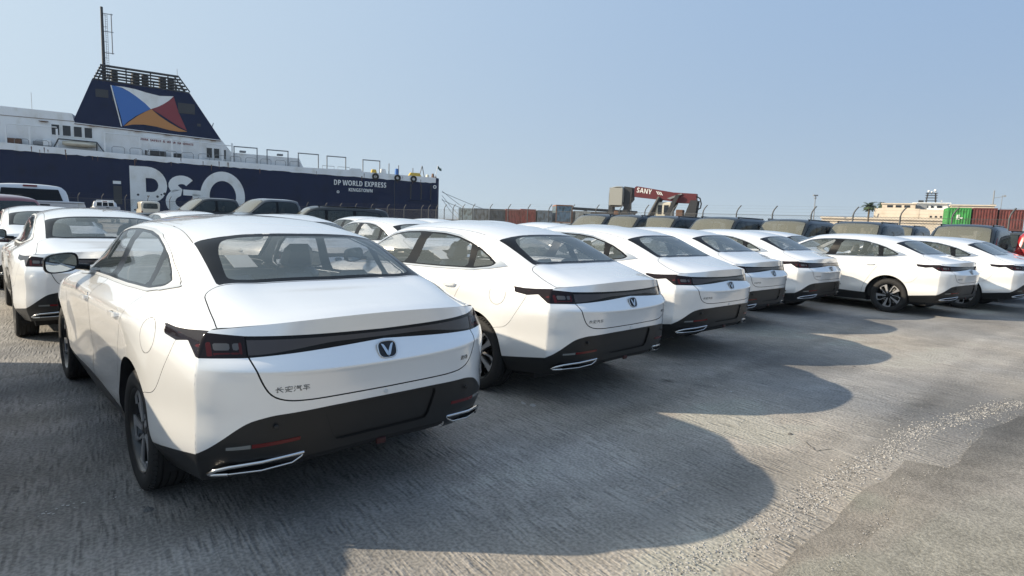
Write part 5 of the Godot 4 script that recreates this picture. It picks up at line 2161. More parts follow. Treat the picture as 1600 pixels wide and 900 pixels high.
	# ---- frames, hoops and gear on the weather deck
	for q in [[-60.9, 11.88, -55.45, 11.95, [-60.9, -58.4, -55.45]], [-50.1, 11.75, -33.9, 11.36, [-50.1, -45.9, -41.9, -40.6, -38.2, -35.25, -33.9]]]:
		var s := Soup.new()
		s.bar(Vector3(q[0], q[1], -.35), Vector3(q[2], q[3], -.35), .07, 6)
		for px in q[4]:
			s.box(Vector3(px, 10.35, -.35), Vector3(.22, 2.8, .18))
		part("shade_frame", s.mesh(), mats.hull_white, ship)
	for q in [[-33.63, -30.38, 11.31], [-28.94, -25.84, 11.22], [-24.28, -21.18, 11.08], [-19.81, -16.78, 10.98], [-13.92, -11.04, 10.83]]:
		var s := Soup.new()
		s.bar(Vector3(q[0], 8.5, -.35), Vector3(q[0], q[2], -.35), .085, 6)
		s.bar(Vector3(q[1], 8.5, -.35), Vector3(q[1], q[2], -.35), .085, 6)
		s.bar(Vector3(q[0] - .08, q[2], -.35), Vector3(q[1] + .08, q[2], -.35), .095, 6)
		part("goal_frame", s.mesh(), mats.steel_grey, ship)
	var hx := -60.0
	while hx < -23.5:
		if hx < -56.0 or hx > -50.0:
			var s := Soup.new()
			var y := 9.0 + (-hx - 25.0) * .011
			s.tube(PackedVector3Array([Vector3(hx, y - .4, -.1), Vector3(hx, y + .50, -.1), Vector3(hx + .2, y + .68, -.1), Vector3(hx + 1.3, y + .68, -.1), Vector3(hx + 1.5, y + .50, -.1), Vector3(hx + 1.5, y - .4, -.1)]), .035, 5)
			part("rail_hoop", s.mesh(), mats.steel_grey, ship)
		hx += 2.15
	for q in [-18.0, -20.5]:
		var s := Soup.new()
		s.tube(PackedVector3Array([Vector3(q, 8.6, -.6), Vector3(q, 9.4, -.6), Vector3(q + 1.9, 9.4, -.6), Vector3(q + 1.9, 8.6, -.6)]), .04, 5)
		part("rail_hoop", s.mesh(), mats.steel_grey, ship)
	# rescue boat in its dark davits
	var bt := []
	for k in 13:
		var t := k / 12.0
		var wd := pow(maxf(1.0 - pow(absf(t * 2.0 - 1.0), 3.0), 0.0), .6)
		var line := PackedVector3Array()
		for j in 13:
			var an := TAU * j / 12.0
			line.append(Vector3(-55.0 + t * 4.1, 9.95 + sin(an) * .42 * (.5 + .5 * wd), -.8 + cos(an) * .75 * wd))
		bt.append(line)
	part("rescue_boat", sheet(bt, Vector3(-53, 9.9, -.8), false).mesh(), mats.cream, ship)
	var dv := Soup.new()
	dv.bar(Vector3(-55.3, 10.42, -.25), Vector3(-51.0, 10.34, -.25), .09, 6)
	dv.bar(Vector3(-55.3, 10.42, -.25), Vector3(-55.8, 9.3, -.1), .08, 6)
	dv.bar(Vector3(-51.0, 10.34, -.25), Vector3(-50.2, 9.1, -.1), .08, 6)
	dv.bar(Vector3(-51.0, 10.34, -.25), Vector3(-51.0, 9.2, -.1), .08, 6)
	part("davit", dv.mesh(), mats.steel_dark, ship)
	# crates and gear standing along the house
	var gear := [[-60.2, 9.75, 1.6, .7, mats.rust], [-57.6, 9.7, 1.1, .5, mats.steel_grey], [-56.6, 9.8, .9, .8, mats.hull_white], [-44.0, 9.45, 2.6, .7, mats.steel_dark], [-41.2, 9.35, 1.0, .6, mats.steel_dark], [-44.9, 9.5, .5, .8, mats.hull_white], [-32.4, 10.65, .9, .3, mats.steel_grey], [-27.0, 10.6, .9, .3, mats.steel_grey]]
	for q in gear:
		var s := Soup.new()
		s.box(Vector3(q[0], q[1], -.8), Vector3(q[2], q[3], .7), Basis.IDENTITY, .05)
		part("deck_crate", s.mesh(), q[4], ship)
	for q in [[-11.9, 9.0, mats.yellow, 1.0, .8], [-10.3, 9.15, mats.letter_white, 1.1, .9], [-7.9, 9.1, mats.flag_blue, .55, 1.4], [-4.6, 8.95, mats.yellow, 2.4, .7], [-2.2, 8.85, mats.cream, .5, .6], [-1.2, 8.8, mats.rust, .35, 1.2], [-.7, 8.5, mats.orange, .3, .9]]:
		var s := Soup.new()
		s.hexa(Vector3(q[0], q[1], -1.0), Vector3(q[3], q[4], .9), Vector3(q[3] * .7, q[4], .6), Basis.IDENTITY, .06)
		part("winch", s.mesh(), q[2], ship)
	for q in [[-9.3, 10.6], [-7.6, 10.4], [-5.0, 10.1]]:
		var dp := Soup.new()
		dp.bar(Vector3(q[0], 8.4, -.8), Vector3(q[0], q[1], -.8), .08, 6)
		part("deck_post", dp.mesh(), mats.steel_grey, ship)
	var posts := Soup.new()
	posts.bar(Vector3(-3.9, 8.4, -.8), Vector3(-3.3, 10.6, -.8), .08, 6)
	posts.bar(Vector3(-2.8, 8.4, -.8), Vector3(-3.3, 10.6, -.8), .08, 6)
	part("deck_frame", posts.mesh(), mats.steel_grey, ship)
	var fp := Soup.new()
	fp.bar(Vector3(-1.0, 8.2, -.6), Vector3(-.4, 10.9, -.6), .05, 6)
	var fpn := part("flag_staff", fp.mesh(), mats.hull_white, ship)
	var fg := []
	for k in 9:
		var line := PackedVector3Array()
		for j in 4:
			line.append(Vector3(-.45 + k * .09, 10.75 - j * .16 - k * .05 + sin(k * .9) * .05, -.6 + sin(k * .8 + j * .5) * .12))
		fg.append(line)
	part("flag", sheet(fg, Vector3(0, 10.5, -3), false).mesh(), mat(Color(.06, .11, .09), .8), fpn)
	for q in [-11.9, -8.05, -5.15]:
		var s := Soup.new()
		var ring := PackedVector3Array()
		for k in 20:
			ring.append(Vector3(q + .42 * cos(TAU * k / 20), 8.15 + .42 * sin(TAU * k / 20), .2))
		s.tube(ring, .17, 8, true)
		part("tyre_fender", s.mesh(), mats.tyre, ship)
	# ---- plate seams, ribs and ledge near the stern
	var rb := Soup.new()
	for q in [-5.6, -3.7, -1.9]:
		rb.box(Vector3(q, 6.0, .06), Vector3(.16, 2.6, .12))
	part("fender_rib", rb.mesh(), mats.steel_dark, ship)
	var lg := Soup.new()
	lg.box(Vector3(-3.9, 4.55, .10), Vector3(4.6, .22, .2), Basis.IDENTITY, .03)
	part("hull_ledge", lg.mesh(), mats.navy, ship)
	var sm := Soup.new()
	sm.box(Vector3(-8.5, 4.0, .01), Vector3(.10, 7.6, .02))
	part("plate_seam", sm.mesh(), mats.steel_dark, ship)
	var dr := Soup.new()
	dr.box(Vector3(-48.75, 3.2, .02), Vector3(1.0, 2.6, .04))
	part("side_door", dr.mesh(), mats.steel_dark, ship)
	var nm := Soup.new()
	nm.box(Vector3(-48.8, 4.95, .02), Vector3(.95, .42, .04))
	part("door_plate", nm.mesh(), mats.letter_white, ship)
	for q in [[-1.15, 7.0, .32], [-18.1, 5.25, .22]]:
		var s := Soup.new()
		s.lathe(Vector3(q[0], q[1], .0), Vector3.BACK, PackedVector2Array([Vector2(q[2], 0), Vector2(q[2], .05), Vector2(q[2] * .55, .05), Vector2(q[2] * .5, .01)]), 20)
		part("hull_mark", s.mesh(), mats.letter_white, ship)
	# weld seams and rust runs
	for k in 12:
		var ws := Soup.new()
		ws.box(Vector3(-13.0 - k * 5.9, 3.9, .008), Vector3(.05, 7.4, .016))
		part("plate_seam", ws.mesh(), mats.navy, ship)
	for y in [2.05, 5.95]:
		var ws := Soup.new()
		ws.box(Vector3(-40, y, .006), Vector3(78, .05, .012))
		part("plate_seam", ws.mesh(), mats.navy, ship)
	for k in 26:
		var rx := -2.5 - nz.randf() * 58.0
		var ry := 7.7 + (-rx - 1.0) * .0135 + nz.randf_range(.0, .7)
		var rl := nz.randf_range(.3, 1.2)
		var rw := nz.randf_range(.03, .09)
		var rs := Soup.new()
		rs.slab(pv([rx - rw, ry, rx + rw, ry, rx + rw * .3, ry - rl, rx - rw * .2, ry - rl * .9]), Vector3(0, 0, .091 if ry - rl > 7.7 + (-rx - 1.0) * .0135 else .095), Vector3.RIGHT, UP, .006)
		part("rust_run", rs.mesh(), mats.rust, ship)
	# ---- lettering
	var P := PackedVector2Array()
	P.append_array([Vector2(-47.25, -.2), Vector2(-47.25, 7.42), Vector2(-44.9, 7.42)])
	for k in 15:
		var an := PI * .5 - PI * k / 14.0
		P.append(Vector2(-45.1 + 2.45 * cos(an), 4.78 + 2.64 * sin(an)))
	P.append_array([Vector2(-45.1, 2.0), Vector2(-45.25, 2.0), Vector2(-45.25, -.2)])
	var s1 := Soup.new()
	# the letter's hole is left open by cutting the letter in two along its middle
	var hole := PackedVector2Array([Vector2(-45.30, 5.80)])
	for k in 9:
		var an := PI * .5 - PI * k / 8.0
		hole.append(Vector2(-44.6 + .85 * cos(an), 4.80 + 1.0 * sin(an)))
	hole.append(Vector2(-45.30, 3.80))
	for half in Geometry2D.clip_polygons(P, PackedVector2Array([Vector2(-60, 4.8), Vector2(-30, 4.8), Vector2(-30, -9), Vector2(-60, -9)])):
		for h in Geometry2D.clip_polygons(half, hole):
			s1.slab(h, Vector3(0, 0, .01), Vector3.RIGHT, UP, .03)
	for half in Geometry2D.intersect_polygons(P, PackedVector2Array([Vector2(-60, 4.8), Vector2(-30, 4.8), Vector2(-30, -9), Vector2(-60, -9)])):
		for h in Geometry2D.clip_polygons(half, hole):
			s1.slab(h, Vector3(0, 0, .01), Vector3.RIGHT, UP, .03)
	part("lettering", s1.mesh(), mats.letter_white, ship)
	# ampersand: bold round e-shaped sign with a foot to the right
	var amp := Soup.new()
	var path := []
	var rmid := 1.02
	for k in 13:     # upper bowl
		var an := deg_to_rad(28 + 214.0 * k / 12.0)
		path.append(Vector2(-40.75 + 1.12 * cos(an), 4.95 + .86 * sin(an)))
	for k in 13:     # lower bowl
		var an := deg_to_rad(112 + 190.0 * k / 12.0)
		path.append(Vector2(-40.85 + 1.42 * cos(an), 2.55 + 1.42 * sin(an)))
	path.append(Vector2(-38.9, 2.35))
	path.append(Vector2(-38.75, 3.75))
	_ribbon(amp, path, .62)
	_ribbon(amp, [Vector2(-40.6, 3.98), Vector2(-37.9, 3.92)], .42)
	part("lettering", amp.mesh(), mats.letter_white, ship)
	var oo := Soup.new()
	for k in 48:
		var a := TAU * k / 48
		var b := TAU * (k + 1) / 48
		var O := Vector3(-35.3, 3.62, .045)
		oo.quad(O + Vector3(3.06 * cos(a), 3.75 * sin(a), 0), O + Vector3(3.06 * cos(b), 3.75 * sin(b), 0), O + Vector3(1.82 * cos(b), 2.35 * sin(b), 0), O + Vector3(1.82 * cos(a), 2.35 * sin(a), 0))
		oo.quad(O + Vector3(3.06 * cos(a), 3.75 * sin(a), -.04), O + Vector3(3.06 * cos(b), 3.75 * sin(b), -.04), O + Vector3(3.06 * cos(b), 3.75 * sin(b), 0), O + Vector3(3.06 * cos(a), 3.75 * sin(a), 0))
	_orient_out(oo)
	part("lettering", oo.mesh(), mats.letter_white, ship)
	# dark scuffs and drain holes through the letters
	for q in [[-46.3, 3.35, .16], [-45.1, 3.2, .1], [-43.9, 3.2, .17], [-43.4, 3.5, .12], [-43.0, 3.65, .18], [-37.6, 3.2, .12], [-38.6, 3.25, .08]]:
		var s := Soup.new()
		s.lathe(Vector3(q[0], q[1], .04), Vector3.BACK, PackedVector2Array([Vector2(q[2], 0), Vector2(q[2] * .9, .015), Vector2(.001, .015)]), 12)
		part("drain_hole", s.mesh(), mats.steel_dark, ship)
	var t1 := part("lettering", text_mesh("DP WORLD EXPRESS", .86, .04), mats.letter_white, ship)
	t1.position = Vector3(-14.4, 6.78, .03)
	t1.scale = Vector3(8.75 / _text_width(t1.mesh), 1, 1)
	var t2 := part("lettering", text_mesh("KINGSTOWN", .56, .04), mats.letter_white, ship)
	t2.position = Vector3(-14.35, 5.70, .03)
	t2.scale = Vector3(4.0 / _text_width(t2.mesh), 1, 1)
	# ---- mooring lines to the quay
	var ends := [[Vector3(-13.3, 6.4, -109), Vector3(-3.5, 1.0, -98)], [Vector3(-13.3, 6.2, -109), Vector3(4.0, 1.0, -104)], [Vector3(-13.3, 5.6, -109), Vector3(-6.5, 0.4, -96)], [Vector3(-13.3, 5.0, -109), Vector3(-7.8, 0.4, -97)], [Vector3(-13.3, 4.8, -109), Vector3(-1.0, 1.6, -103)]]
	for i in ends.size():
		var pts := PackedVector3Array()
		for k in 13:
			var t := k / 12.0
			var p: Vector3 = ends[i][0].lerp(ends[i][1], t)
			p.y -= sin(PI * t) * .5
			pts.append(p)
		var s := Soup.new()
		s.tube(pts, .045, 5)
		tag(part("mooring_rope", s.mesh(), mats.steel_grey, self), ["mooring rope from the ship's stern, topmost of the short ones", "longest and flattest mooring rope right of the ship's stern", "steepest mooring rope down from the ship's stern", "mooring rope just left of the steepest, at the stern", "slack lower mooring rope right of the stern"][i], "rope", "mooring ropes off the stern")

func _text_width(m: Mesh) -> float:
	return maxf(m.get_aabb().size.x, .01)

func _orient_out(s: Soup) -> void:
	for i in s.n.size():
		if s.n[i].z < -.5:
			s.n[i] = -s.n[i]

# a flat band of half width r along a path in the plane of the ship's side
func _ribbon(s: Soup, path: Array, r: float) -> void:
	for i in path.size() - 1:
		var a: Vector2 = path[i]
		var b: Vector2 = path[i + 1]
		var da: Vector2 = (b - path[maxi(i - 1, 0)]).normalized().orthogonal() * r
		var db: Vector2 = (path[mini(i + 2, path.size() - 1)] - a).normalized().orthogonal() * r
		s.quad(Vector3(a.x - da.x, a.y - da.y, .042), Vector3(a.x + da.x, a.y + da.y, .042), Vector3(b.x + db.x, b.y + db.y, .042), Vector3(b.x - db.x, b.y - db.y, .042))
		for e in [-1.0, 1.0]:
			s.quad(Vector3(a.x + e * da.x, a.y + e * da.y, .005), Vector3(b.x + e * db.x, b.y + e * db.y, .005), Vector3(b.x + e * db.x, b.y + e * db.y, .042), Vector3(a.x + e * da.x, a.y + e * da.y, .042))
	_orient_out(s)

# ---------------------------------------------------------------- containers, buildings, machines beyond the fence
# a container 2.44 wide (x), `length` deep (z), 2.59 high, ribbed on all sides; front end at +z
func container_mesh(length: float, w := 2.44, h := 2.59) -> Array:
	var ribs := Soup.new()
	var corr := func(o: Vector3, ax: Vector3, nrm: Vector3, L: float) -> void:
		var n := int(L / .28)
		var pts := PackedVector2Array()
		for k in n:
			var x := (k + .1) * L / n
			var d := L / n
			pts.append_array([Vector2(x, 0), Vector2(x + d * .36, 0), Vector2(x + d * .5, -.05), Vector2(x + d * .86, -.05)])
		for k in pts.size() - 1:
			var a := o + ax * pts[k].x + nrm * pts[k].y
			var b := o + ax * pts[k + 1].x + nrm * pts[k + 1].y
			var q := Soup.new()
			q.quad(a, b, b + UP * (h - .3), a + UP * (h - .3))
			_flip_to(q, nrm)
			ribs.add(q)
	corr.call(Vector3(-w * .5 + .05, .15, length * .5 - .02), Vector3.RIGHT, Vector3.BACK, w - .1)
	corr.call(Vector3(-w * .5 + .05, .15, -length * .5 + .02), Vector3.RIGHT, Vector3.FORWARD, w - .1)
	corr.call(Vector3(-w * .5 + .02, .15, -length * .5), Vector3.BACK, Vector3.LEFT, length)
	corr.call(Vector3(w * .5 - .02, .15, -length * .5), Vector3.BACK, Vector3.RIGHT, length)
	ribs.box(Vector3(0, h - .06, 0), Vector3(w - .1, .04, length - .1))
	var fr := Soup.new()
	for sx in [-1.0, 1.0]:
		for sz in [-1.0, 1.0]:
			fr.box(Vector3(sx * (w * .5 - .06), h * .5, sz * (length * .5 - .06)), Vector3(.12, h, .12))
		for y in [.08, h - .08]:
			fr.box(Vector3(sx * (w * .5 - .05), y, 0), Vector3(.1, .16, length - .24))
	for sz in [-1.0, 1.0]:
		for y in [.08, h - .08]:
			fr.box(Vector3(0, y, sz * (length * .5 - .05)), Vector3(w - .24, .16, .1))
	return [ribs.mesh(), fr.mesh()]

func _flip_to(s: Soup, d: Vector3) -> void:
	for i in s.n.size():
		if s.n[i].dot(d) < 0.0:
			s.n[i] = -s.n[i]

func make_container(meshes: Array, label: String, at: Vector3, turn: float, c: Color, frame: Color, group: String) -> Node3D:
	var o := thing("shipping_container", label, "container", at, turn, group)
	var m := mat(c, .65)
	var g := noise_tex(.02, int(absf(at.x) * 10.0), 4, [[0.0, Color(.62, .55, .48)], [.45, Color(.9, .88, .86)], [.62, Color(1, 1, 1)]], 256)
	m.albedo_texture = g
	m.uv1_triplanar = true
	m.uv1_scale = Vector3(.35, .18, .35)
	part("walls", meshes[0], m, o)
	part("corner_frame", meshes[1], mat(frame, .65), o)
	return o

func make_far_background() -> void:
	# ---- row of container ends on low trailers, far side of the yard
	var small := container_mesh(6.06)
	var row := [
		[-8.05, 3.26, "off white container end, leftmost of the far row", Color(.52, .55, .50), Color(.5, .52, .48)],
		[-5.55, 3.3, "light grey container end, second from the left in the far row", Color(.30, .30, .28), Color(.2, .2, .2)],
		[-2.9, 3.3, "dark grey container end left of the two red ones", Color(.11, .12, .125), Color(.08, .08, .08)],
		[-.35, 3.35, "left one of two red container ends in the far row", Color(.36, .085, .06), Color(.30, .07, .05)],
		[2.15, 3.45, "right one of two red container ends in the far row", Color(.38, .075, .05), Color(.28, .07, .05)],
		[4.85, 3.35, "grey blue container end right of the red ones", Color(.25, .29, .31), Color(.2, .22, .24)],
		[8.0, 3.9, "taller blue container end with rusty edges in the far row", Color(.16, .25, .33), Color(.28, .12, .06)],
		[11.1, 3.45, "cream white container end, rightmost of the far row beside the reach stacker", Color(.56, .56, .50), Color(.5, .5, .45)],
	]
	for i in row.size():
		var q: Array = row[i]
		var c := make_container(small, q[2], Vector3(q[0], q[1] - 2.59, -100.8), deg_to_rad(2.0), q[3], q[4], "container ends in the far row")
		if i == 6:
			c.scale = Vector3(1.12, 1.12, 1.0)
			c.position.y = q[1] - 2.59 + .12
	# long dark flat load behind, left of the reach stacker
	var ll := thing("flat_rack", "long dark flat rack stacked behind the white container, left of the reach stacker", "flat rack", Vector3(14.5, 0, -106), deg_to_rad(-3))
	var s := Soup.new()
	s.box(Vector3(0, 3.9, 0), Vector3(14, .42, 2.4), Basis(Vector3.BACK, -.03), .04)
	part("deck", s.mesh(), mats.steel_dark, ll)
	for x in [-6.2, -2.0, 2.2, 6.2]:
		var p := Soup.new()
		p.box(Vector3(x, 1.9, 0), Vector3(.5, 3.6, 2.2), Basis.IDENTITY, .03)
		part("stack_post", p.mesh(), mats.steel_grey, ll)
	var sd := Soup.new()
	sd.box(Vector3(1.5, 2.7, -.2), Vector3(10.5, 1.7, 1.9), Basis.IDENTITY, .03)
	part("load", sd.mesh(), mat(Color(.30, .24, .20), .8), ll)
	# ---- stacked containers at right
	var big := container_mesh(6.06)
	var stack := [
		[59.3, 2.59, -80.5, "bright green container, upper tier of the stack at right", Color(.045, .30, .07), Color(.04, .24, .06)],
		[61.55, 2.59, -79.1, "dark red container just right of the green one, upper tier", Color(.15, .035, .03), Color(.12, .03, .026)],
		[63.8, 2.45, -77.7, "dark red container at the right end of the stack, lower than its neighbour", Color(.15, .036, .032), Color(.11, .03, .026)],
		[59.3, 0.0, -80.5, "lower grey container under the bright green one, mostly hidden by the suvs", Color(.14, .14, .14), Color(.1, .1, .1)],
		[61.55, 0.0, -79.1, "lower brown container under the dark red one, mostly hidden by the van", Color(.16, .08, .05), Color(.1, .06, .04)],
		[63.8, -.14, -77.7, "lower red container under the right end of the stack", Color(.14, .034, .03), Color(.1, .03, .026)],
	]
	for i in stack.size():
		var q: Array = stack[i]
		var c := make_container(big, q[3], Vector3(q[0], q[1], q[2]), deg_to_rad(-31), q[4], q[5], "stacked containers at right")
		if i == 0:
			var m := part("container_lettering", text_mesh("E", .62, .02), mats.letter_white, c)
			m.position = Vector3(-.1, 1.35, 3.04)
			var m2 := part("container_mark", text_mesh("=", .45, .02), mats.letter_white, c)
			m2.position = Vector3(.25, 1.25, 3.04)
	# open white cage at the frame's edge
	var cg := thing("cage_stack", "white open cage stack at the far right edge beside the red container", "cage", Vector3(66.4, 0, -75.6), deg_to_rad(-31))
	for lv in 3:
		var p := Soup.new()
		for x in [-1.2, 0.0, 1.2]:
			for z in [-1.2, 1.2]:
				p.box(Vector3(x, .9 + lv * 1.8, z), Vector3(.14, 1.8, .14))
		for y in [.1, .9, 1.75]:
			for z in [-1.2, 1.2]:
				p.box(Vector3(0, y + lv * 1.8, z), Vector3(2.5, .1, .1))
		part("cage", p.mesh(), mats.hull_white, cg)
	# ---- reach stacker (local x to the right of the picture)
	var rs := thing("reach_stacker", "dark red reach stacker with boom raised, behind the fence", "reach stacker", Vector3(14.6, 0, -62), deg_to_rad(-24))
	rs.scale = Vector3(.98, 1.06, 1)
	var boom := Soup.new()
	boom.slab(pv([-2.25, 5.05, -2.05, 5.18, 1.8, 4.62, 4.1, 4.52, 4.1, 3.60, 2.3, 3.65, 1.2, 3.85, -2.25, 4.15]), Vector3(0, 0, -.55), Vector3.RIGHT, UP, 1.1)
	var bm := part("boom", boom.mesh(), mat(Color(.11, .014, .020), .6), rs)
	var tx := part("boom_lettering", text_mesh("SANY", .46, .02), mats.letter_white, bm)
	tx.position = Vector3(-1.22, 4.72, .56)
	tx.rotation.z = -.12
	for k in 3:
		var sl := Soup.new()
		sl.slab(pv([.02 + k * .2, 4.72 - k * .03, .12 + k * .2, 4.72 - k * .03, .34 + k * .2, 4.38 - k * .03, .24 + k * .2, 4.38 - k * .03]), Vector3(0, 0, .552), Vector3.RIGHT, UP, .02)
		part("boom_stripe", sl.mesh(), mats.letter_white, bm)
	var lip := Soup.new()
	lip.slab(pv([1.2, 4.05, 2.6, 4.55, 2.7, 4.45, 1.5, 3.95]), Vector3(0, 0, .56), Vector3.RIGHT, UP, .1)
	part("boom_guide", lip.mesh(), mats.steel_grey, bm)
	var head := []
	for k in 7:
		var t := k / 6.0
		var line := PackedVector3Array()
		for j in 17:
			var an := TAU * j / 16.0
			line.append(Vector3(-4.15 + sign(cos(an)) * pow(absf(cos(an)), .5) * .82 * (1.0 if k > 0 and k < 6 else .9), 4.15 + sign(sin(an)) * pow(absf(sin(an)), .5) * (1.0 if k > 0 and k < 6 else .92) + .12 * cos(an), lerpf(-.95, .95, t)))
		head.append(line)
	var hs := sheet(head, Vector3(-4.15, 4.2, 0), false)
	for zz in [-.95, .95]:
		hs.box(Vector3(-4.15, 4.15, zz * .98), Vector3(1.4, 1.7, .04))
	part("spreader_head", hs.mesh(), mat(Color(.33, .33, .30), .6), rs)
	var hk := Soup.new()
	hk.slab(pv([-3.35, 5.15, -2.5, 5.05, -2.45, 3.9, -2.75, 3.55, -2.9, 2.6, -2.5, 2.3, -3.6, 2.3, -3.3, 3.1, -3.5, 3.6]), Vector3(0, 0, -.6), Vector3.RIGHT, UP, 1.2)
	hk.slab(pv([-5.0, 3.8, -4.55, 3.4, -4.5, 2.3, -5.0, 2.3]), Vector3(0, 0, -.5), Vector3.RIGHT, UP, 1.0)
	hk.bar(Vector3(-2.55, 4.4, .7), Vector3(-2.45, 2.4, .7), .05, 6)
	part("head_bracket", hk.mesh(), mats.steel_dark, rs)
	var sp := Soup.new()
	sp.box(Vector3(-3.5, 2.1, 0), Vector3(3.8, .4, 1.6), Basis.IDENTITY, .04)
	sp.box(Vector3(-3.9, 1.75, 0), Vector3(.4, .7, 6.2), Basis.IDENTITY, .04)
	sp.box(Vector3(-4.1, 2.5, .3), Vector3(.5, .5, .6), Basis.IDENTITY, .05)
	part("spreader", sp.mesh(), mats.rust, rs)
	var cy := Soup.new()
	cy.bar(Vector3(.45, 4.15, .75), Vector3(-.75, 1.9, .75), .19, 12)
	cy.bar(Vector3(.45, 4.15, -.75), Vector3(-.75, 1.9, -.75), .19, 12)
	part("lift_cylinder", cy.mesh(), mats.steel_dark, rs)
	var st := Soup.new()
	for z in [-.8, .8]:
		st.slab(pv([3.1, 4.4, 3.5, 4.4, 2.3, 1.9, 1.85, 1.9]), Vector3(-1.0, 0, z - .1), Vector3.RIGHT, UP, .2)
		st.slab(pv([4.0, 3.9, 4.7, 3.9, 4.45, 1.7, 3.2, 1.7]), Vector3(-.4, 0, z - .12), Vector3.RIGHT, UP, .24)
	part("boom_strut", st.mesh(), mats.steel_dark, rs)
	var cab := Soup.new()
	cab.hexa(Vector3(.95, 2.75, 0), Vector3(1.9, 1.9, 1.5), Vector3(1.5, 1.9, 1.4), Basis.IDENTITY, .12)
	var cb := part("cab", cab.mesh(), mats.cream, rs)
	for q in [[.55, 2.95, .5], [1.2, 2.95, .55]]:
		var w := Soup.new()
		w.box(Vector3(q[0], q[1], .69), Vector3(q[2], .95, .06), Basis(Vector3.RIGHT, -.03), .03)
		part("cab_window", w.mesh(), mats.window_dark, cb)
	var eng := Soup.new()
	eng.box(Vector3(.6, 1.4, 0), Vector3(7.4, 1.1, 2.6), Basis.IDENTITY, .08)
	eng.box(Vector3(2.55, 2.45, .2), Vector3(.7, 1.1, 1.2), Basis.IDENTITY, .05)
	part("chassis", eng.mesh(), mats.rust, rs)
	var hose := Soup.new()
	hose.tube(PackedVector3Array([Vector3(4.05, 4.3, .3), Vector3(4.45, 4.1, .3), Vector3(4.6, 3.6, .3), Vector3(4.55, 3.2, .3), Vector3(4.2, 3.0, .3), Vector3(3.9, 2.9, .3)]), .07, 6)
	hose.tube(PackedVector3Array([Vector3(4.0, 3.6, .5), Vector3(4.3, 3.3, .5), Vector3(4.25, 2.7, .5)]), .06, 6)
	part("hose", hose.mesh(), mats.steel_dark, rs)
	for q in [-2.0, 3.2]:
		for z in [-1.3, 1.3]:
			var t := Soup.new()
			t.lathe(Vector3(q, .85, z), Vector3.BACK, PackedVector2Array([Vector2(.4, .3), Vector2(.75, .32), Vector2(.85, .22), Vector2(.85, -.22), Vector2(.75, -.32), Vector2(.4, -.3), Vector2(.001, -.2)]), 28)
			part("wheel", t.mesh(), mats.tyre, rs)
	# ---- beige port building
	var b := thing("port_building", "low beige port building with flat roofs in the distance at right", "building", Vector3(92, 0, -150), deg_to_rad(-33))
	var wl := Soup.new()
	wl.box(Vector3(4.25, 2.4, 0), Vector3(34.5, 4.9, 9))
	part("wall", wl.mesh(), mats.stone, b)
	var pa := Soup.new()
	pa.box(Vector3(4.25, 5.05, .1), Vector3(35.1, .42, 9.6), Basis.IDENTITY, .05)
	pa.box(Vector3(4.25, 4.3, .1), Vector3(34.8, .14, 9.3))
	part("parapet", pa.mesh(), mats.stone, b)
	var mid := Soup.new()
	mid.box(Vector3(2.9, 6.0, -5), Vector3(9.6, 3.6, 8))
	mid.box(Vector3(13.8, 5.7, -5), Vector3(12.6, 3.9, 8))
	part("middle_block", mid.mesh(), mats.stone, b)
	var up := Soup.new()
	up.box(Vector3(3.2, 8.2, -5), Vector3(7.0, 1.5, 7))
	var upn := part("upper_block", up.mesh(), mats.stone, b)
	var cap := Soup.new()
	cap.box(Vector3(3.2, 9.02, -5), Vector3(7.5, .22, 7.5))
	part("roof_edge", cap.mesh(), mats.stone, upn)
	var rd := Soup.new()
	rd.box(Vector3(7.9, 8.0, -6), Vector3(2.4, 1.5, 4))
	part("roof_plant", rd.mesh(), mats.steel_grey, b)
	for x in [1.4, 3.2, 5.0]:
		var w := Soup.new()
		w.box(Vector3(x, 8.35, -1.48), Vector3(1.2, .55, .08))
		part("window", w.mesh(), mats.window_dark, upn)
	for x in [10.0, 11.0, 12.0, 13.0, 15.2, 16.3, 17.4, 18.5]:
		var w := Soup.new()
		w.box(Vector3(x, 5.95, -.98), Vector3(.42, .42, .08))
		part("window", w.mesh(), mats.window_dark, b)
	for k in 8:
		var w := Soup.new()
		w.box(Vector3(-10 + k * 3.6, 2.6, 4.53), Vector3(1.4, 1.3, .08))
		part("window", w.mesh(), mats.window_dark, b)
	var br := Soup.new()
	for k in 5:
		br.bar(Vector3(-1.2, 5.3, -.9), Vector3(-1.2 + cos(k * 1.25) * .9, 5.3 + absf(sin(k * 1.25)) * 1.2, -.9), .07, 4)
	part("wall_lamp", br.mesh(), mats.steel_grey, b)
	# ---- second block with a mast
	var b2 := thing("distant_block", "beige block with flat roof behind the red containers", "building", Vector3(120, 0, -158), deg_to_rad(-33))
	s = Soup.new()
	s.box(Vector3(0, 4.7, 0), Vector3(8.8, 9.4, 8))
	part("wall", s.mesh(), mats.stone, b2)
	s = Soup.new()
	s.box(Vector3(0, 9.5, 0), Vector3(9.4, .3, 8.6))
	part("roof_edge", s.mesh(), mats.stone, b2)
	s = Soup.new()
	s.bar(Vector3(4.2, 8, 2), Vector3(4.2, 13.4, 2), .14, 6)
	s.bar(Vector3(4.2, 11.5, 2), Vector3(6.4, 11.9, 2), .06, 5)
	s.bar(Vector3(5.9, 8.5, 2), Vector3(5.9, 12.2, 2), .07, 5)
	s.box(Vector3(6.4, 12.0, 2), Vector3(.5, .4, .4))
	s.box(Vector3(4.2, 9.8, 2), Vector3(1.1, .3, .8))
	part("roof_mast", s.mesh(), mats.steel_grey, b2)
	# ---- ship's bridge with radar mast showing over the roofs
	var br2 := thing("ship_bridge", "white bridge of a ship with dark radar mast, over the beige roofs", "ship", Vector3(114.8, 0, -166), deg_to_rad(-30))
	s = Soup.new()
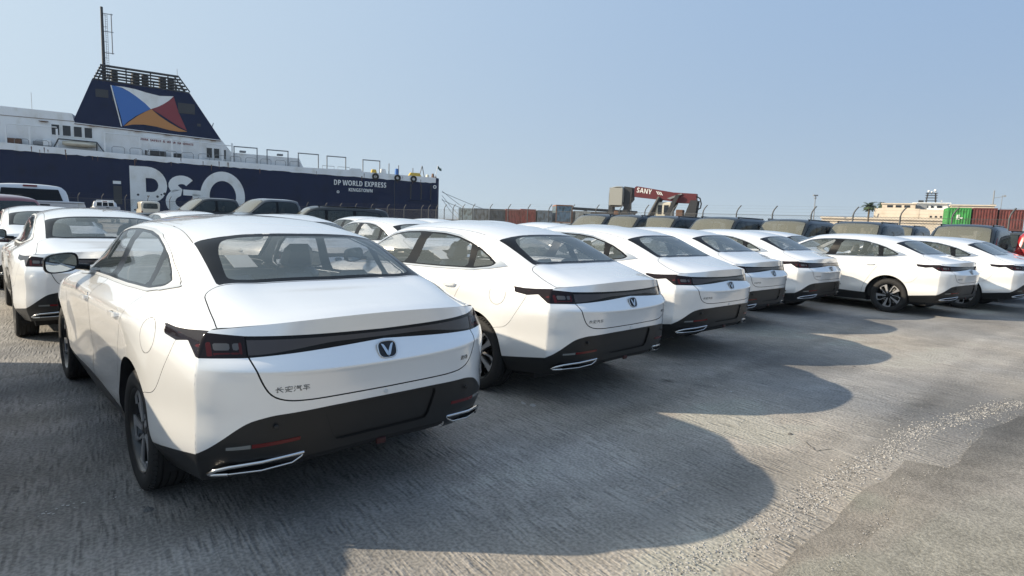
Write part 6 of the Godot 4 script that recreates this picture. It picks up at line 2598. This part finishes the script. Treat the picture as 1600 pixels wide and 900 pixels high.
	s.hexa(Vector3(0, 8.9, 0), Vector3(8.0, 2.4, 6), Vector3(7.2, 2.4, 5.4), Basis.IDENTITY, .1)
	s.box(Vector3(0, 10.15, .2), Vector3(8.6, .25, 6.6), Basis.IDENTITY, .05)
	s.box(Vector3(0, 4, 0), Vector3(8.6, 7.6, 6.4))
	part("bridge_house", s.mesh(), mats.hull_white, br2)
	for q in [[-1.3, 1.0], [.2, .6], [1.8, 1.1]]:
		s = Soup.new()
		s.box(Vector3(q[0], 9.2, 2.9), Vector3(q[1], .6, .1), Basis(Vector3.RIGHT, -.12))
		part("window", s.mesh(), mats.window_dark, br2)
	s = Soup.new()
	for x in [-1.1, 1.1]:
		for z in [-.8, .8]:
			s.bar(Vector3(x, 10.2, z), Vector3(x * .8, 13.0, z), .13, 6)
	for y in [10.9, 11.7, 12.4, 13.0]:
		s.box(Vector3(0, y, 0), Vector3(2.7, .13, 1.9))
	s.box(Vector3(-2.3, 10.7, .5), Vector3(1.2, .6, .6))
	part("radar_mast", s.mesh(), mats.steel_dark, br2)
	s = Soup.new()
	for q in [[-.7, 13.5, .32], [.75, 13.7, .38], [0.0, 13.3, .25], [2.4, 10.9, .3]]:
		s.lathe(Vector3(q[0], q[1], 0), UP, PackedVector2Array([Vector2(.001, -q[2]), Vector2(q[2] * .7, -q[2] * .7), Vector2(q[2], 0), Vector2(q[2] * .7, q[2] * .7), Vector2(.001, q[2])]), 12)
		s.bar(Vector3(q[0], q[1] - .8, 0), Vector3(q[0], q[1], 0), .05, 5)
	part("radar_dome", s.mesh(), mats.hull_white, br2)
	# ---- light mast
	var lm := thing("light_mast", "slender light mast standing alone against the sky right of centre", "light mast", Vector3(74.9, 0, -150))
	s = Soup.new()
	s.bar(Vector3(0, 0, 0), Vector3(0, 10.2, 0), .17, 8, .09)
	part("pole", s.mesh(), mats.steel_grey, lm)
	s = Soup.new()
	s.box(Vector3(0, 10.35, 0), Vector3(1.1, .35, .5), Basis.IDENTITY, .05)
	s.box(Vector3(0, 9.7, 0), Vector3(.5, .25, .4), Basis.IDENTITY, .04)
	part("lamp_head", s.mesh(), mats.steel_grey, lm)
	# ---- palms
	palm(Vector3(73.8, 0, -125), 7.0, 1.55, "date palm with a full crown left of the beige building", 3)
	palm(Vector3(101.5, 0, -166), 9.3, 1.3, "small palm top showing over the beige building's roof", 8)
	# ---- low far quay edge and hazy land
	var q := Soup.new()
	q.box(Vector3(60, .3, -215), Vector3(520, 1.6, 12))
	structure("far_quay", q.mesh(), mats.concrete)

func palm(at: Vector3, h: float, r: float, label: String, sd: int) -> void:
	var o := thing("palm_tree", label, "palm tree", at)
	var rr := RandomNumberGenerator.new()
	rr.seed = sd
	var t := Soup.new()
	for k in 9:
		t.bar(Vector3(0, h * k / 9.0, 0), Vector3(0, h * (k + 1) / 9.0 + .03, 0), .20, 9, .15)
	part("trunk", t.mesh(), mat(Color(.12, .09, .06), .9), o)
	var c := Soup.new()
	for k in 70:
		var an := rr.randf() * TAU
		var el := rr.randf_range(-.55, 1.15)
		var d := Vector3(cos(an) * cos(el), sin(el), sin(an) * cos(el))
		var p := Vector3(0, h, 0)
		var L := r * rr.randf_range(.85, 1.15)
		for s in 6:
			var f := s / 6.0
			var dd := (d - UP * f * 1.1).normalized()
			var p2 := p + dd * L / 6.0
			var sidev := dd.cross(UP).normalized()
			for e in [-1.0, 1.0]:
				for m in 3:
					var b0 := p.lerp(p2, m / 3.0)
					var tip: Vector3 = b0 + (sidev * e + dd * .8 - UP * .25).normalized() * L * .42 * (1.0 - f * .6)
					c.tri(b0, b0 + dd * .10, tip)
			p = p2
	var m := mat(Color(.055, .085, .035), .7)
	m.backlight_enabled = true
	m.backlight = Color(.15, .2, .08)
	part("crown", c.mesh(), m, o)

# ---------------------------------------------------------------- wire fence with bent post tops
func make_fence() -> void:
	var o := thing("chain_link_fence", "wire fence with bent post tops running behind all the parked cars", "fence")
	var line := PackedVector2Array([Vector2(-60, -70), Vector2(-40, -79), Vector2(-26, -82), Vector2(-11.7, -75), Vector2(-4.3, -61), Vector2(6.7, -49.5), Vector2(13.2, -42), Vector2(20.5, -36.3), Vector2(26, -31.5), Vector2(34, -25)])
	var pm := Soup.new()
	pm.bar(Vector3(0, 0, 0), Vector3(0, 2.55, 0), .045, 7)
	pm.tube(PackedVector3Array([Vector3(0, 2.5, 0), Vector3(.04, 2.7, 0), Vector3(.14, 2.88, 0), Vector3(.28, 3.06, 0)]), .04, 6)
	var pmesh := pm.mesh()
	var wires := Soup.new()
	var rails := Soup.new()
	var first := true
	var prev := Vector2.ZERO
	for i in line.size() - 1:
		var L := line[i].distance_to(line[i + 1])
		var n := int(maxf(1.0, round(L / 2.5)))
		for k in n:
			var a := line[i].lerp(line[i + 1], float(k) / n)
			var b := line[i].lerp(line[i + 1], float(k + 1) / n)
			var d := (b - a).normalized()
			var p := part("post", pmesh, mats.fence, o)
			p.position = Vector3(a.x, 0, a.y)
			p.rotation.y = rng.randf_range(-.35, .15)
			for y in [2.66, 2.86, 3.04]:
				var off: float = (y - 2.55) * .45
				rails.bar(Vector3(a.x + off, y, a.y), Vector3(b.x + off, y, b.y), .0025, 4)
			for y in [.1, 2.45]:
				rails.bar(Vector3(a.x, y, a.y), Vector3(b.x, y, b.y), .012, 5)
			var w := a.distance_to(b)
			var m := int(w / .16)
			for j in range(-15, m):
				for e in 2:
					var x0 := maxf(j * .16, 0.0)
					var x1 := minf(j * .16 + 2.4, w)
					if x1 <= x0:
						continue
					var y0 := .1 + (x0 - j * .16)
					var y1 := .1 + (x1 - j * .16)
					if e:
						y0 = 2.6 - y0
						y1 = 2.6 - y1
					var P := Vector3(a.x + d.x * x0, y0, a.y + d.y * x0)
					var Q := Vector3(a.x + d.x * x1, y1, a.y + d.y * x1)
					var off := UP * .005
					wires.quad(P - off, P + off, Q + off, Q - off)
	part("rail_wire", rails.mesh(), mats.fence, o).set_meta("kind", "stuff")
	part("wire_mesh", wires.mesh(), mats.fence, o).set_meta("kind", "stuff")
